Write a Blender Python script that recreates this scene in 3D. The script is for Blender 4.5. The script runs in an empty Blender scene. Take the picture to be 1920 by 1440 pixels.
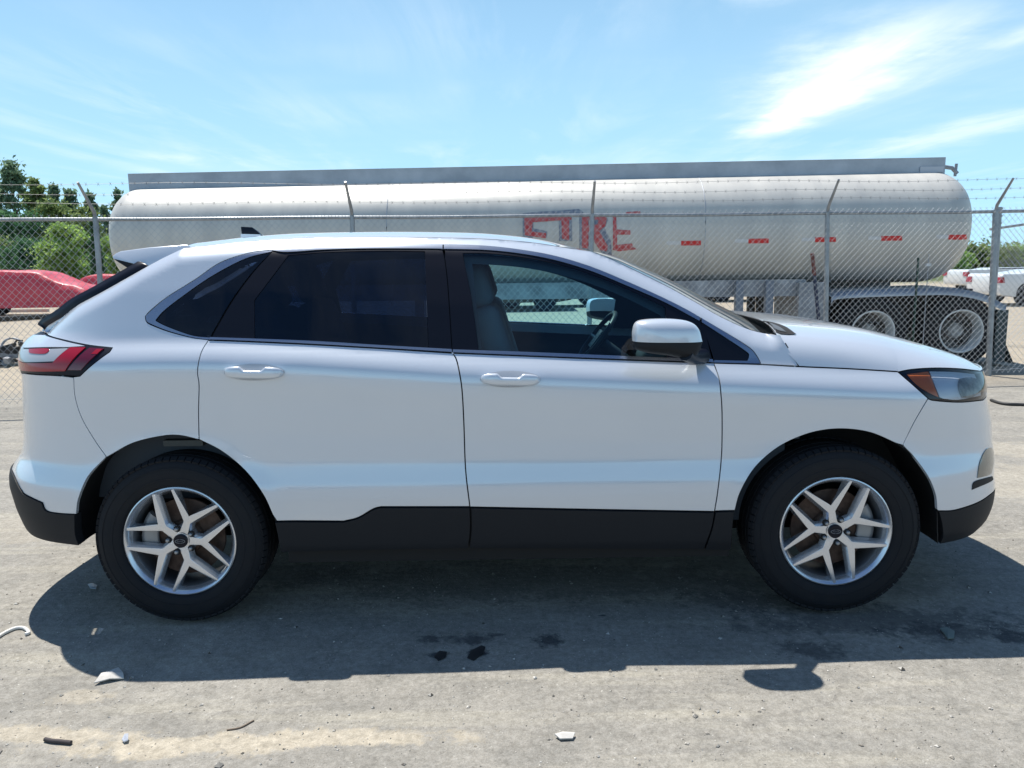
import bpy, bmesh, math, random
import numpy as np
from mathutils import Vector, Matrix
from mathutils.geometry import delaunay_2d_cdt
random.seed(7); RNG = np.random.default_rng(7)
SC = bpy.context.scene; COL = SC.collection

# ------------------------------------------------------------------ camera
F = 1442.0; HC = 1.545; PITCH = math.radians(8.9); ROLL = math.radians(.85)
f0 = np.array([0, math.cos(PITCH), -math.sin(PITCH)]); u0 = np.array([0, math.sin(PITCH), math.cos(PITCH)]); r0 = np.array([1., 0, 0])
RT = r0*math.cos(ROLL)-u0*math.sin(ROLL); UP = u0*math.cos(ROLL)+r0*math.sin(ROLL); CP = np.array([0, 0, HC])
cam = bpy.data.cameras.new('camera'); cam.sensor_width = 36; cam.lens = F/1920*36; cam.clip_end = 3000; cam.clip_start = .05
co = bpy.data.objects.new('camera', cam); COL.objects.link(co); SC.camera = co
M = Matrix.Identity(4)
for i in range(3): M[i][0] = RT[i]; M[i][1] = UP[i]; M[i][2] = -f0[i]; M[i][3] = CP[i]
co.matrix_world = M
SC.view_settings.view_transform = 'Standard'; SC.view_settings.look = 'None'; SC.view_settings.gamma = 1
SC.view_settings.exposure = 0.42
try: SC.view_settings.use_curve_mapping = False
except Exception: pass
# ------------------------------------------------------------------ sky and sun
SUN = Vector((-.29, .395, 1.0)).normalized()
EL = math.asin(SUN.z); AZ = math.atan2(SUN.x, SUN.y)
W = bpy.data.worlds.new('World'); SC.world = W; W.use_nodes = True
def build_world():
    nt = W.node_tree; N = nt.nodes; L = nt.links; N.clear()
    out = N.new('ShaderNodeOutputWorld'); bg = N.new('ShaderNodeBackground'); L.new(bg.outputs[0], out.inputs[0])
    sky = N.new('ShaderNodeTexSky'); sky.sky_type = 'NISHITA'; sky.sun_disc = False
    sky.sun_elevation = EL; sky.sun_rotation = AZ; sky.air_density = 1.0; sky.dust_density = .15; sky.ozone_density = 3.0
    tint = N.new('ShaderNodeMixRGB'); tint.blend_type = 'MULTIPLY'; tint.inputs[0].default_value = 1; tint.inputs[2].default_value = (.80, 1.12, 1.42, 1); L.new(sky.outputs[0], tint.inputs[1])
    bg.inputs[1].default_value = .060
    tc = N.new('ShaderNodeTexCoord')
    lift = N.new('ShaderNodeVectorMath'); lift.operation = 'ADD'; lift.inputs[1].default_value = (0, 0, .16); L.new(tc.outputs['Generated'], lift.inputs[0])
    nrm = N.new('ShaderNodeVectorMath'); nrm.operation = 'NORMALIZE'; L.new(lift.outputs[0], nrm.inputs[0]); L.new(nrm.outputs[0], sky.inputs[0])
    def vm(op, a, b=None):
        n = N.new('ShaderNodeVectorMath'); n.operation = op
        for k, v in enumerate((a, b)):
            if v is None: continue
            if isinstance(v, (tuple, list)): n.inputs[k].default_value = v
            else: L.new(v, n.inputs[k])
        return n
    def mt(op, a, b=0., c=0., clamp=False):
        n = N.new('ShaderNodeMath'); n.operation = op; n.use_clamp = clamp
        for k, v in enumerate((a, b, c)):
            if isinstance(v, (int, float)): n.inputs[k].default_value = v
            else: L.new(v, n.inputs[k])
        return n.outputs[0]
    sp = N.new('ShaderNodeSeparateXYZ'); L.new(tc.outputs['Generated'], sp.inputs[0])
    zz = mt('MAXIMUM', sp.outputs[2], .04)
    px = mt('DIVIDE', sp.outputs[0], zz); py = mt('DIVIDE', sp.outputs[1], zz)
    cb = N.new('ShaderNodeCombineXYZ'); L.new(px, cb.inputs[0]); L.new(py, cb.inputs[1])
    # streaks: rotated, stretched noise
    mp = N.new('ShaderNodeMapping'); mp.inputs['Rotation'].default_value = (0, 0, math.radians(35)); mp.inputs['Scale'].default_value = (1.3, .28, 1)
    L.new(cb.outputs[0], mp.inputs[0])
    n1 = N.new('ShaderNodeTexNoise'); n1.inputs['Scale'].default_value = 1.1; n1.inputs['Detail'].default_value = 9; n1.inputs['Roughness'].default_value = .62; n1.inputs['Distortion'].default_value = .5
    L.new(mp.outputs[0], n1.inputs['Vector'])
    n2 = N.new('ShaderNodeTexNoise'); n2.inputs['Scale'].default_value = .5; n2.inputs['Detail'].default_value = 3
    L.new(cb.outputs[0], n2.inputs['Vector'])
    base = mt('MULTIPLY', mt('SUBTRACT', n1.outputs[0], .47, clamp=True), mt('MULTIPLY', mt('SUBTRACT', n2.outputs[0], .36, clamp=True), 9.0), clamp=True)
    # one named streak band: gaussian around a line in the sky plane
    def plane_pt(x, y):
        d = f0+RT*(x-960)/F-UP*(y-720)/F
        return d[:2]/d[2]
    def streak(A, B, w0, amp, seed):
        A = plane_pt(*A); B = plane_pt(*B); d = B-A; ln = np.linalg.norm(d); d /= ln; nn = np.array([-d[1], d[0]])
        rel = vm('SUBTRACT', cb.outputs[0], (A[0], A[1], 0)).outputs[0]
        al = mt('DIVIDE', vm('DOT_PRODUCT', rel, (d[0], d[1], 0)).outputs['Value'], ln)
        ac = vm('DOT_PRODUCT', rel, (nn[0], nn[1], 0)).outputs['Value']
        nz = N.new('ShaderNodeTexNoise'); nz.inputs['Scale'].default_value = 2.2; nz.inputs['Detail'].default_value = 6; nz.inputs['Roughness'].default_value = .6
        L.new(vm('ADD', cb.outputs[0], (seed, seed, 0)).outputs[0], nz.inputs['Vector'])
        ac2 = mt('ADD', ac, mt('MULTIPLY', mt('SUBTRACT', nz.outputs[0], .5), w0*2.6))
        g = mt('EXPONENT', mt('MULTIPLY', mt('MULTIPLY', ac2, ac2), -1/(w0*w0)))
        # fade at both ends
        al2 = mt('SUBTRACT', mt('MULTIPLY', al, 2), 1)
        e = mt('SUBTRACT', 1.0, mt('POWER', mt('ABSOLUTE', al2), 3.0), clamp=True)
        n3 = mt('MULTIPLY_ADD', n1.outputs[0], 2.2, -.35, clamp=True)
        return mt('MULTIPLY', mt('MULTIPLY', mt('MULTIPLY', g, e), n3), amp)
    tot = mt('MULTIPLY', base, .6)
    for k, s in enumerate([((1400, 262), (1600, 150), .2, .95), ((1430, 225), (1840, -20), .32, .95), ((1500, 250), (1900, 60), .8, .22), ((1330, -10), (1560, -60), .2, .8), ((1620, 300), (2000, 190), .35, .45),
              ((1850, 95), (2050, 20), .12, .5), ((1000, 290), (1500, 330), 1.2, .25), ((200, 300), (640, 330), 1.2, .25)]):
        tot = mt('ADD', tot, streak(*s, seed=3.1*k))
    tot = mt('MINIMUM', tot, .92)
    # haze towards the horizon lightens the real sky a little
    veil = mt('SUBTRACT', .97, mt('MULTIPLY', mt('MAXIMUM', sp.outputs[2], 0.), 1.45), clamp=True)
    vx = N.new('ShaderNodeMixRGB'); L.new(veil, vx.inputs[0]); L.new(tint.outputs[0], vx.inputs[1]); vx.inputs[2].default_value = (7.3, 12.3, 15.6, 1)
    mix = N.new('ShaderNodeMixRGB'); L.new(tot, mix.inputs[0]); L.new(vx.outputs[0], mix.inputs[1]); mix.inputs[2].default_value = (13.2, 14.6, 15.5, 1)
    L.new(mix.outputs[0], bg.inputs[0])
build_world()
sl = bpy.data.lights.new('sun', 'SUN'); sl.energy = 5.0; sl.angle = math.radians(.53); sl.color = (1, .955, .88)
so = bpy.data.objects.new('sun', sl); COL.objects.link(so); so.rotation_euler = SUN.to_track_quat('Z', 'Y').to_euler(); so.location = (-6, 8, 20)

# ------------------------------------------------------------------ helpers: projection used to size things from the survey of the photo
def proj(P):
    d = np.asarray(P, float)-CP; z = d@f0
    return np.stack([960+F*(d@RT)/z, 720-F*(d@UP)/z], -1)
def ray(x, y): return f0+RT*(x-960)/F-UP*(y-720)/F
def atY(x, y, Y): d = ray(x, y); return CP+d*Y/d[1]
def atZ(x, y, Z=0.): d = ray(x, y); return CP+d*(Z-HC)/d[2]
# ------------------------------------------------------------------ tags
def tag(o, label=None, cat=None, group=None, kind=None):
    if label: o['label'] = label
    if cat: o['category'] = cat
    if group: o['group'] = group
    if kind: o['kind'] = kind
    return o
def empty(name, loc=(0, 0, 0), rz=0, parent=None):
    o = bpy.data.objects.new(name, None); COL.objects.link(o); o.location = loc; o.rotation_euler = (0, 0, rz); o.empty_display_size = .2
    if parent: o.parent = parent
    return o
# ------------------------------------------------------------------ materials
def mat(name, col, rough=.5, metal=0., coat=0., spec=None, noise=None, bump=None, trans=None, nscale=8, ndetail=4, coatr=.03, flake=None):
    m = bpy.data.materials.new(name); m.use_nodes = True; nt = m.node_tree; N = nt.nodes; L = nt.links
    b = N['Principled BSDF']; b.inputs['Base Color'].default_value = (*col, 1); b.inputs['Roughness'].default_value = rough; b.inputs['Metallic'].default_value = metal
    b.inputs['Coat Weight'].default_value = coat; b.inputs['Coat Roughness'].default_value = coatr
    if spec is not None: b.inputs['Specular IOR Level'].default_value = spec
    tc = N.new('ShaderNodeTexCoord')
    if noise:   # second colour, amount
        n = N.new('ShaderNodeTexNoise'); n.inputs['Scale'].default_value = nscale; n.inputs['Detail'].default_value = ndetail; n.inputs['Roughness'].default_value = .6
        L.new(tc.outputs['Object'], n.inputs['Vector'])
        r = N.new('ShaderNodeValToRGB'); r.color_ramp.elements[0].position = .35; r.color_ramp.elements[1].position = .65
        r.color_ramp.elements[0].color = (*col, 1); r.color_ramp.elements[1].color = (*noise, 1)
        L.new(n.outputs[0], r.inputs[0]); L.new(r.outputs[0], b.inputs['Base Color'])
    if bump:
        n = N.new('ShaderNodeTexNoise'); n.inputs['Scale'].default_value = bump[0]; n.inputs['Detail'].default_value = 4
        L.new(tc.outputs['Object'], n.inputs['Vector'])
        bn = N.new('ShaderNodeBump'); bn.inputs['Strength'].default_value = bump[1]; bn.inputs['Distance'].default_value = bump[2]
        L.new(n.outputs[0], bn.inputs['Height']); L.new(bn.outputs[0], b.inputs['Normal'])
    return m
def glass(name, tint, refl=1.0, ior=1.5, rough=0.0):
    m = bpy.data.materials.new(name); m.use_nodes = True; nt = m.node_tree; N = nt.nodes; L = nt.links; N.clear()
    o = N.new('ShaderNodeOutputMaterial'); t = N.new('ShaderNodeBsdfTransparent'); t.inputs[0].default_value = (*tint, 1)
    g = N.new('ShaderNodeBsdfGlossy'); g.inputs['Roughness'].default_value = rough; g.inputs[0].default_value = (refl, refl, refl, 1)
    fr = N.new('ShaderNodeFresnel'); fr.inputs[0].default_value = ior; mx = N.new('ShaderNodeMixShader')
    L.new(fr.outputs[0], mx.inputs[0]); L.new(t.outputs[0], mx.inputs[1]); L.new(g.outputs[0], mx.inputs[2]); L.new(mx.outputs[0], o.inputs[0])
    return m
PAINT = mat('white_paint', (.64, .685, .745), .27, .25, 1., spec=.5)
PAINT.node_tree.nodes['Principled BSDF'].inputs['Coat IOR'].default_value = 1.6
TRIMM = mat('satin_trim', (.42, .46, .52), .22, .95, 0)
CLAD = mat('black_cladding', (.012, .014, .018), .6, 0, 0, spec=.25, bump=(900, .15, .001))
GBLACK = mat('gloss_black', (.004, .006, .014), .35, 0, 0, spec=.25)
BLACK = mat('matte_black', (.01, .01, .011), .8)
RUBBER = mat('tyre_rubber', (.011, .013, .017), .75, 0, 0, spec=.25, noise=(.014, .015, .018), nscale=14, bump=(300, .15, .001))
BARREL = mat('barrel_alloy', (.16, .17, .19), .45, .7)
ALLOY = mat('alloy', (.66, .69, .74), .22, .75, .5)
DISC = mat('rusty_disc', (.055, .032, .024), .6, .4, noise=(.10, .065, .05), nscale=30)
STEEL = mat('cast_steel', (.35, .36, .37), .4, .8)
CAL = mat('caliper_grey', (.3, .31, .32), .5, .5)
GLF = glass('front_glass', (.66, .93, .98), ior=1.55); GLR = glass('privacy_glass', (.07, .11, .20), ior=1.6); GLW = glass('windshield_glass', (.62, .78, .76)); GLC = glass('lamp_lens', (.92, .94, .95))
INT = mat('interior_dark', (.055, .07, .09), .7); INTL = mat('interior_grey', (.10, .105, .11), .8); SEATM = mat('seat_fabric', (.15, .18, .21), .8, bump=(120, .3, .002))
AMBER = mat('amber_plastic', (.74, .19, .05), .3, 0, .5); REDP = mat('red_lens', (.33, .004, .016), .25, 0, .4); REDD = mat('dark_red_lens', (.12, .008, .02), .15, 0, .8)
CHR = mat('lamp_chrome', (.75, .78, .82), .3, .5); GREYL = mat('lamp_clear_grey', (.42, .43, .45), .25, .2, .6)
GALV = mat('galvanised_steel', (.36, .38, .40), .45, .7, noise=(.25, .27, .29), nscale=6)
WIRE = mat('fence_wire', (.40, .43, .46), .5, .4)

# ------------------------------------------------------------------ mesh builder with analytic normals
class MB:
    def __init__(s): s.v = []; s.f = []; s.n = []; s.nv = 0
    def add(s, verts, faces, normals=None):
        """normals: None -> flat, or per-vertex array"""
        verts = np.asarray(verts, float).reshape(-1, 3); b = s.nv
        s.v.append(verts); s.nv += len(verts)
        if normals is not None: normals = np.asarray(normals, float)
        for f in faces:
            if normals is not None:      # winding has to agree with the shading normal
                f = list(f); p = verts[f]
                c = np.cross(p[2]-p[0], p[-1]-p[1]) if len(f) > 3 else np.cross(p[1]-p[0], p[2]-p[0])
                if c@normals[f].sum(0) < 0: f = f[::-1]
            s.f.append(tuple(int(i)+b for i in f))
            if normals is None:
                p = verts[list(f)]; c = np.zeros(3)
                for i in range(len(p)): c += np.cross(p[i]-p[0], p[(i+1) % len(p)]-p[0])
                c /= (np.linalg.norm(c)+1e-12); s.n += [c]*len(f)
            else: s.n += [normals[i] for i in f]
        return s
    def box(s, lo, hi):
        x0, y0, z0 = lo; x1, y1, z1 = hi
        v = [(x0, y0, z0), (x1, y0, z0), (x1, y1, z0), (x0, y1, z0), (x0, y0, z1), (x1, y0, z1), (x1, y1, z1), (x0, y1, z1)]
        return s.add(v, [(0, 3, 2, 1), (4, 5, 6, 7), (0, 1, 5, 4), (1, 2, 6, 5), (2, 3, 7, 6), (3, 0, 4, 7)])
    def obb(s, c, ax, hs):
        c = np.array(c, float); ax = [np.array(a, float)/np.linalg.norm(a) for a in ax]
        v = [c+ax[0]*hs[0]*i+ax[1]*hs[1]*j+ax[2]*hs[2]*k for k in (-1, 1) for (i, j) in ((-1, -1), (1, -1), (1, 1), (-1, 1))]
        return s.add(v, [(0, 3, 2, 1), (4, 5, 6, 7), (0, 1, 5, 4), (1, 2, 6, 5), (2, 3, 7, 6), (3, 0, 4, 7)])
    def tube(s, pts, r, n=8, caps=True):
        pts = np.asarray(pts, float); m = len(pts); r = np.broadcast_to(np.asarray(r, float), (m,))
        T = np.gradient(pts, axis=0) if m > 2 else np.repeat([pts[1]-pts[0]], 2, 0)
        T /= np.linalg.norm(T, axis=1, keepdims=True)+1e-12
        ref = np.array([0, 0, 1.]) if abs(T[0][2]) < .9 else np.array([1., 0, 0])
        V = []; NN = []
        for i in range(m):
            a = np.cross(T[i], ref); a /= np.linalg.norm(a)+1e-12; b = np.cross(T[i], a)
            for k in range(n):
                th = 2*math.pi*k/n; d = a*math.cos(th)+b*math.sin(th); V.append(pts[i]+d*r[i]); NN.append(d)
        Fc = [(i*n+k, (i+1)*n+k, (i+1)*n+(k+1) % n, i*n+(k+1) % n) for i in range(m-1) for k in range(n)]
        Fc = [f[::-1] for f in Fc]
        s.add(V, Fc, NN)
        if caps:
            s.add(V[:n], [tuple(range(n))[::1]]); s.add(V[-n:], [tuple(range(n))[::-1]])
        return s
    def grid(s, P, flip=False, closed=False, normals=True):
        """P: (m,n,3) array; smooth normals by finite differences"""
        P = np.asarray(P, float); m, n = P.shape[:2]
        if closed:
            Pp = np.concatenate([P[:, -1:], P, P[:, :1]], 1); dv = (np.gradient(Pp, axis=1))[:, 1:-1]
        else: dv = np.gradient(P, axis=1)
        du = np.gradient(P, axis=0); NN = np.cross(du, dv); ln = np.linalg.norm(NN, axis=2, keepdims=True)
        bad = ln[..., 0] < 1e-10; NN = NN/(ln+1e-12)
        if bad.any():
            good = NN[~bad].mean(0) if (~bad).any() else np.array([0, 0, 1.]); NN[bad] = good/ (np.linalg.norm(good)+1e-9)
        if flip: NN = -NN
        nn = n if closed else n-1
        Fc = [(i*n+j, (i+1)*n+j, (i+1)*n+(j+1) % n, i*n+(j+1) % n) for i in range(m-1) for j in range(nn)]
        if flip: Fc = [f[::-1] for f in Fc]
        return s.add(P.reshape(-1, 3), Fc, NN.reshape(-1, 3) if normals else None)
    def lathe(s, prof, n=64, c=(0, 0, 0), r0=0, sharp=35):
        """profile of (radius, y) about the Y axis; keeps edges by flat strips normals per segment smoothing"""
        c = np.array(c, float); prof = np.asarray(prof, float)
        th = np.linspace(0, 2*math.pi, n, endpoint=False)+r0
        seg = np.diff(prof, axis=0); sn = np.stack([-seg[:, 1], seg[:, 0]], 1)   # (dr,dy) normal
        sn /= np.linalg.norm(sn, axis=1, keepdims=True)+1e-12
        for i in range(len(seg)):
            def vn(j, i=i):
                o = j-1 if j == i else j
                if 0 <= o < len(seg) and sn[o]@sn[i] > math.cos(math.radians(sharp)):
                    v = sn[o]+sn[i]; return v/np.linalg.norm(v)
                return sn[i]
            V = []; NN = []
            for j in (i, i+1):
                a = vn(j)
                for t in th:
                    V.append(c+np.array([prof[j, 0]*math.cos(t), prof[j, 1], prof[j, 0]*math.sin(t)])); NN.append([a[0]*math.cos(t), a[1], a[0]*math.sin(t)])
            s.add(V, [(k, (k+1) % n, n+(k+1) % n, n+k) for k in range(n)], -np.array(NN))
        return s
    def build(s, name, material, parent=None, fix=False):
        me = bpy.data.meshes.new(name); V = np.concatenate(s.v) if s.v else np.zeros((0, 3))
        me.from_pydata(V.tolist(), [], s.f); me.materials.append(material)
        me.polygons.foreach_set('use_smooth', [True]*len(me.polygons))
        NN = np.array(s.n)
        if len(NN) == len(me.loops): me.normals_split_custom_set(NN.tolist())
        me.update()
        o = bpy.data.objects.new(name, me); COL.objects.link(o)
        if parent: o.parent = parent
        return o
def bmobj(name, bm, material, parent=None, smooth=30, bevel=0):
    if bevel:
        es = [e for e in bm.edges if len(e.link_faces) == 2 and e.calc_face_angle(0) > .5]
        bmesh.ops.bevel(bm, geom=es, offset=bevel, segments=2, affect='EDGES', profile=.6)
    me = bpy.data.meshes.new(name); bm.normal_update(); bm.to_mesh(me); bm.free(); me.materials.append(material)
    me.polygons.foreach_set('use_smooth', [True]*len(me.polygons)); me.set_sharp_from_angle(angle=math.radians(smooth))
    o = bpy.data.objects.new(name, me); COL.objects.link(o)
    if parent: o.parent = parent
    return o
def crs(pts, k=6):
    """Catmull-Rom through points"""
    p = np.asarray(pts, float)
    if len(p) < 3: return p
    P = np.concatenate([[2*p[0]-p[1]], p, [2*p[-1]-p[-2]]]); out = []
    for i in range(1, len(P)-2):
        for t in np.linspace(0, 1, k, endpoint=False):
            a, b, c, d = P[i-1:i+3]
            out.append(.5*((2*b)+(-a+c)*t+(2*a-5*b+4*c-d)*t*t+(-a+3*b-3*c+d)*t**3))
    out.append(p[-1]); return np.array(out)
def path(*segs):
    out = []
    for s in segs:
        q = crs(s)
        for p in q:
            if not out or np.hypot(*(np.array(p)-out[-1])) > .3: out.append(np.array(p, float))
    if np.hypot(*(out[0]-out[-1])) < .3: out.pop()
    return np.array(out)
def resample(p, step, closed=True):
    p = np.asarray(p, float); q = np.concatenate([p, p[:1]]) if closed else p; out = []
    for a, b in zip(q[:-1], q[1:]):
        n = max(1, int(math.ceil(np.linalg.norm(b-a)/step)))
        for i in range(n): out.append(a+(b-a)*i/n)
    if not closed: out.append(q[-1])
    return np.array(out)
def inset_poly(p, d):
    n = len(p); area = .5*np.sum(p[:, 0]*np.roll(p[:, 1], -1)-np.roll(p[:, 0], -1)*p[:, 1]); sg = 1 if area > 0 else -1
    out = []
    for i in range(n):
        a = p[i]-p[i-1]; b = p[(i+1) % n]-p[i]; a = a/(np.linalg.norm(a)+1e-9); b = b/(np.linalg.norm(b)+1e-9)
        na = sg*np.array([-a[1], a[0]]); nb = sg*np.array([-b[1], b[0]]); m = na+nb; l = m@m
        m = m*2/max(l, .8)
        out.append(p[i]+m*d)
    return np.array(out)
def pip(pts, poly):
    x, y = pts[:, 0], pts[:, 1]; c = np.zeros(len(pts), bool); n = len(poly)
    for i in range(n):
        x1, y1 = poly[i]; x2, y2 = poly[i-1]
        k = ((y1 > y) != (y2 > y)); 
        if abs(y2-y1) > 1e-12: c ^= k & (x < (x2-x1)*(y-y1)/(y2-y1)+x1)
    return c
def surf_normal(fn, s, z, e=.003):
    a = (fn(s+e, z)-fn(s-e, z)); b = (fn(s, z+e)-fn(s, z-e)); n = np.cross(a, b); return n/(np.linalg.norm(n, axis=-1, keepdims=True)+1e-12)
def pix2surf(fn, px, srange, zrange, ns=500, nz=160):
    key = (id(fn), srange, zrange)
    if key not in pix2surf.cache:
        S, Z = np.meshgrid(np.linspace(*srange, ns), np.linspace(*zrange, nz), indexing='ij'); P = fn(S.ravel(), Z.ravel())
        Nn = surf_normal(fn, S.ravel(), Z.ravel()); vis = ((P-CP)*Nn).sum(1) < 0
        pix2surf.cache[key] = (S.ravel()[vis], Z.ravel()[vis], proj(P[vis]))
    S, Z, Q = pix2surf.cache[key]; out = []
    for p in np.atleast_2d(px):
        i = np.argmin(((Q-p)**2).sum(1)); s, z = S[i], Z[i]
        for it in range(6):
            e = 1e-3; q = proj(fn(np.array([s, s+e, s]), np.array([z, z, z+e]))); r = p-q[0]
            J = np.stack([(q[1]-q[0])/e, (q[2]-q[0])/e], 1)
            d = np.linalg.solve(J.T@J+np.eye(2)*50., J.T@r); d = np.clip(d, -.03, .03); s += d[0]; z += d[1]
        if np.hypot(*(proj(fn(np.array([s]), np.array([z])))[0]-p)) > np.hypot(*(Q[i]-p))+1: s, z = S[i], Z[i]
        out.append((s, z))
    return np.array(out)
pix2surf.cache = {}
def patch(fn, poly, holes=(), off=0., inset=.0018, depth=.014, gs=.03, gz=.02, mb=None, skirt=True, offset=(0, 0, 0), flipn=False):
    """triangulated patch of surface fn over polygon(s) in its own parameter plane"""
    mb = mb or MB(); loops = []
    for k, p in enumerate([poly]+list(holes)):
        q = resample(p, .022); q = inset_poly(q, inset if k == 0 else -inset); loops.append(q)
    allp = np.concatenate(loops); edges = []; b = 0
    for q in loops:
        n = len(q); edges += [(b+i, b+(i+1) % n) for i in range(n)]; b += n
    lo = allp.min(0); hi = allp.max(0)
    gx, gy = np.meshgrid(np.arange(lo[0]+gs/2, hi[0], gs), np.arange(lo[1]+gz/2, hi[1], gz)); g = np.stack([gx.ravel(), gy.ravel()], 1)
    if len(g):
        k = pip(g, loops[0])
        for h in loops[1:]: k &= ~pip(g, h)
        g = g[k]
        if len(g):
            d = np.min(((g[:, None]-allp[None])**2).sum(2), 1); g = g[d > (.35*min(gs, gz))**2]
    pts = np.concatenate([allp, g]) if len(g) else allp
    r = delaunay_2d_cdt([Vector(p) for p in pts], edges, [], 0, 1e-7)
    vv = np.array([tuple(v) for v in r[0]]); cen = np.array([vv[list(f)].mean(0) for f in r[2]])
    k = pip(cen, loops[0])
    for h in loops[1:]: k &= ~pip(cen, h)
    faces = [tuple(f) for f, kk in zip(r[2], k) if kk]
    ff = []
    for f in faces:
        a, b_, c = vv[f[0]], vv[f[1]], vv[f[2]]
        ff.append(f if (b_[0]-a[0])*(c[1]-a[1])-(b_[1]-a[1])*(c[0]-a[0]) > 0 else f[::-1])
    P = fn(vv[:, 0], vv[:, 1]); N_ = surf_normal(fn, vv[:, 0], vv[:, 1])
    mb.add(P+N_*off+np.array(offset), ff, N_)
    if skirt:
        for q in loops:
            area = .5*np.sum(q[:, 0]*np.roll(q[:, 1], -1)-np.roll(q[:, 0], -1)*q[:, 1])
            if (area < 0) == (q is loops[0]): q = q[::-1]
            P = fn(q[:, 0], q[:, 1]); N_ = surf_normal(fn, q[:, 0], q[:, 1]); n = len(q)
            V = np.concatenate([P+N_*off, P+N_*(off-depth)])+np.array(offset)
            mb.add(V, [(i, n+i, n+(i+1) % n, (i+1) % n) for i in range(n)])
    return mb
# ================================================================== THE SUV (survey of the photo -> metres)
YC = 4.13; XF = 1.50; XR = -1.55; WR = .373; XWR, XWF = -1.453, 1.398; NE = 3.0
BELT_PX = [(83, 640), (212, 640), (300, 638), (400, 638), (573, 644), (847, 661), (1007, 667), (1173, 674), (1340, 680), (1497, 687), (1683, 696), (1840, 700)]
_b = np.array([atY(x, y, YC-.885-.0*x) for x, y in BELT_PX])
def zbelt(x): return np.interp(x, _b[:, 0], _b[:, 2])
CPIL = [(83, 621), (90, 611), (117, 594), (146, 572), (177, 555), (208, 538), (273, 501)]
SEAM = [(1107, 471), (1150, 487), (1200, 511), (1258, 540), (1304, 566), (1339, 587), (1375, 605), (1407, 618), (1437, 625), (1463, 628)]
ROOF_B = [(345, 465), (383, 461), (440, 455), (520, 449), (600, 445.5), (680, 444.5), (760, 444.5), (840, 445.5), (900, 447), (960, 451), (1010, 456), (1060, 464), (1107, 471)]
EDGE = np.array([atY(x, y, YC-w) for (x, y), w in [(p, .70) for p in CPIL[:-1]]+[((273, 501), .64)]+[(p, .60) for p in ROOF_B]+[(p, .64+.02*i) for i, p in enumerate(SEAM[1:-1])]])[:, [0, 2]]
def edge_dist(x, z):
    sh = np.shape(x); P = np.stack([np.ravel(x), np.ravel(z)], 1); d = np.full(len(P), 9.)
    for a, b in zip(EDGE[:-1], EDGE[1:]):
        v = b-a; t = np.clip(((P-a)@v)/(v@v), 0, 1); d = np.minimum(d, np.hypot(*(P-a-t[:, None]*v).T))
    return d.reshape(sh)
_prof = [(.0, .80), (.20, .86), (.26, .905), (.34, .935), (.48, .948), (.56, .955), (.615, .953), (.70, .930), (.78, .928), (.87, .938), (.94, .949), (.985, .950), (1.01, .945), (1.035, .931), (1.06, .909), (1.083, .884), (1.10, .870), (1.15, .848), (1.30, .780), (1.45, .702), (1.55, .645), (1.65, .585), (1.9, .43)]
_zz = np.linspace(0, 1.9, 1901); _ww = np.interp(_zz, *zip(*_prof)); _k = np.exp(-.5*(np.arange(-40, 41)/11.)**2); _k /= _k.sum()
_ww = np.convolve(np.pad(_ww, 40, mode='edge'), _k, 'valid')
def wprof(x, z):
    d = 1.10-zbelt(x); u = np.clip((z-.62)/.46, 0, 1); u = u*u*(3-2*u); zp = z+d*u
    w = np.interp(zp, _zz, _ww)
    w = w-.010*(x/2)**2
    x, z = np.broadcast_arrays(x, z); w = np.where(z > 1.15, w-9.*np.maximum(0, .075-edge_dist(x, z))**2, w)
    for cx, cz, R in ((XWR, WR, .435), (XWF, WR, .435)):
        rr = np.hypot(x-cx, z-cz); w = w+.006*np.exp(-((rr-R)/.05)**2)*(z > cz-.1)
    return w
# unit corner curve, by arc length
_th = np.linspace(0, math.pi/2, 4000); _t = np.sin(_th)**(2/NE); _e = np.cos(_th)**(2/NE)
_L = np.concatenate([[0], np.cumsum(np.hypot(np.diff(_t)*.83, np.diff(_e)*.94))]); LMAX = _L[-1]
def cap(s, end, X0):
    q = np.clip(s, 0, LMAX); return X0+(end-X0)*np.interp(q, _L, _t), np.interp(q, _L, _e)
FSIL = [(1844, 697), (1850, 740), (1860, 790), (1865, 850), (1864, 885), (1867, 905), (1865, 925), (1862, 942), (1850, 968), (1815, 1000), (1782, 1018)]
RSIL = [(83, 620), (52, 635), (38, 655), (36, 668), (40, 700), (42, 760), (44, 820), (40, 850), (30, 862), (20, 880), (20, 905), (33, 947), (50, 983), (100, 1010), (155, 1022)]
def solve_ends(sil, X0, sgn):
    out = []
    for px, py in sil:
        z = atY(px, py, 3.5)[2]; lo, hi = .25, 1.3
        s = np.linspace(0, LMAX, 300)
        for _ in range(30):
            m = .5*(lo+hi); x, e = cap(s, X0+sgn*m, X0); w = wprof(x, z)*e; q = proj(np.stack([x, YC-w, z+0*x], 1))[:, 0]
            ex = q.max() if sgn > 0 else q.min()
            if (ex > px) if sgn > 0 else (ex < px): hi = m
            else: lo = m
        out.append((z, X0+sgn*lo))
    out.sort(); z, x = zip(*out); zz = np.linspace(.1, 1.8, 1701); xx = np.interp(zz, z, x); k = np.exp(-.5*(np.arange(-40, 41)/12.)**2); k /= k.sum()
    return zz, np.convolve(np.pad(xx, 40, mode='edge'), k, 'valid')
_zf, _xf = solve_ends(FSIL, XF, 1); _zr, _xr = solve_ends(RSIL, XR, -1)
SMAX = XF+LMAX; SMIN = XR-LMAX
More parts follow.
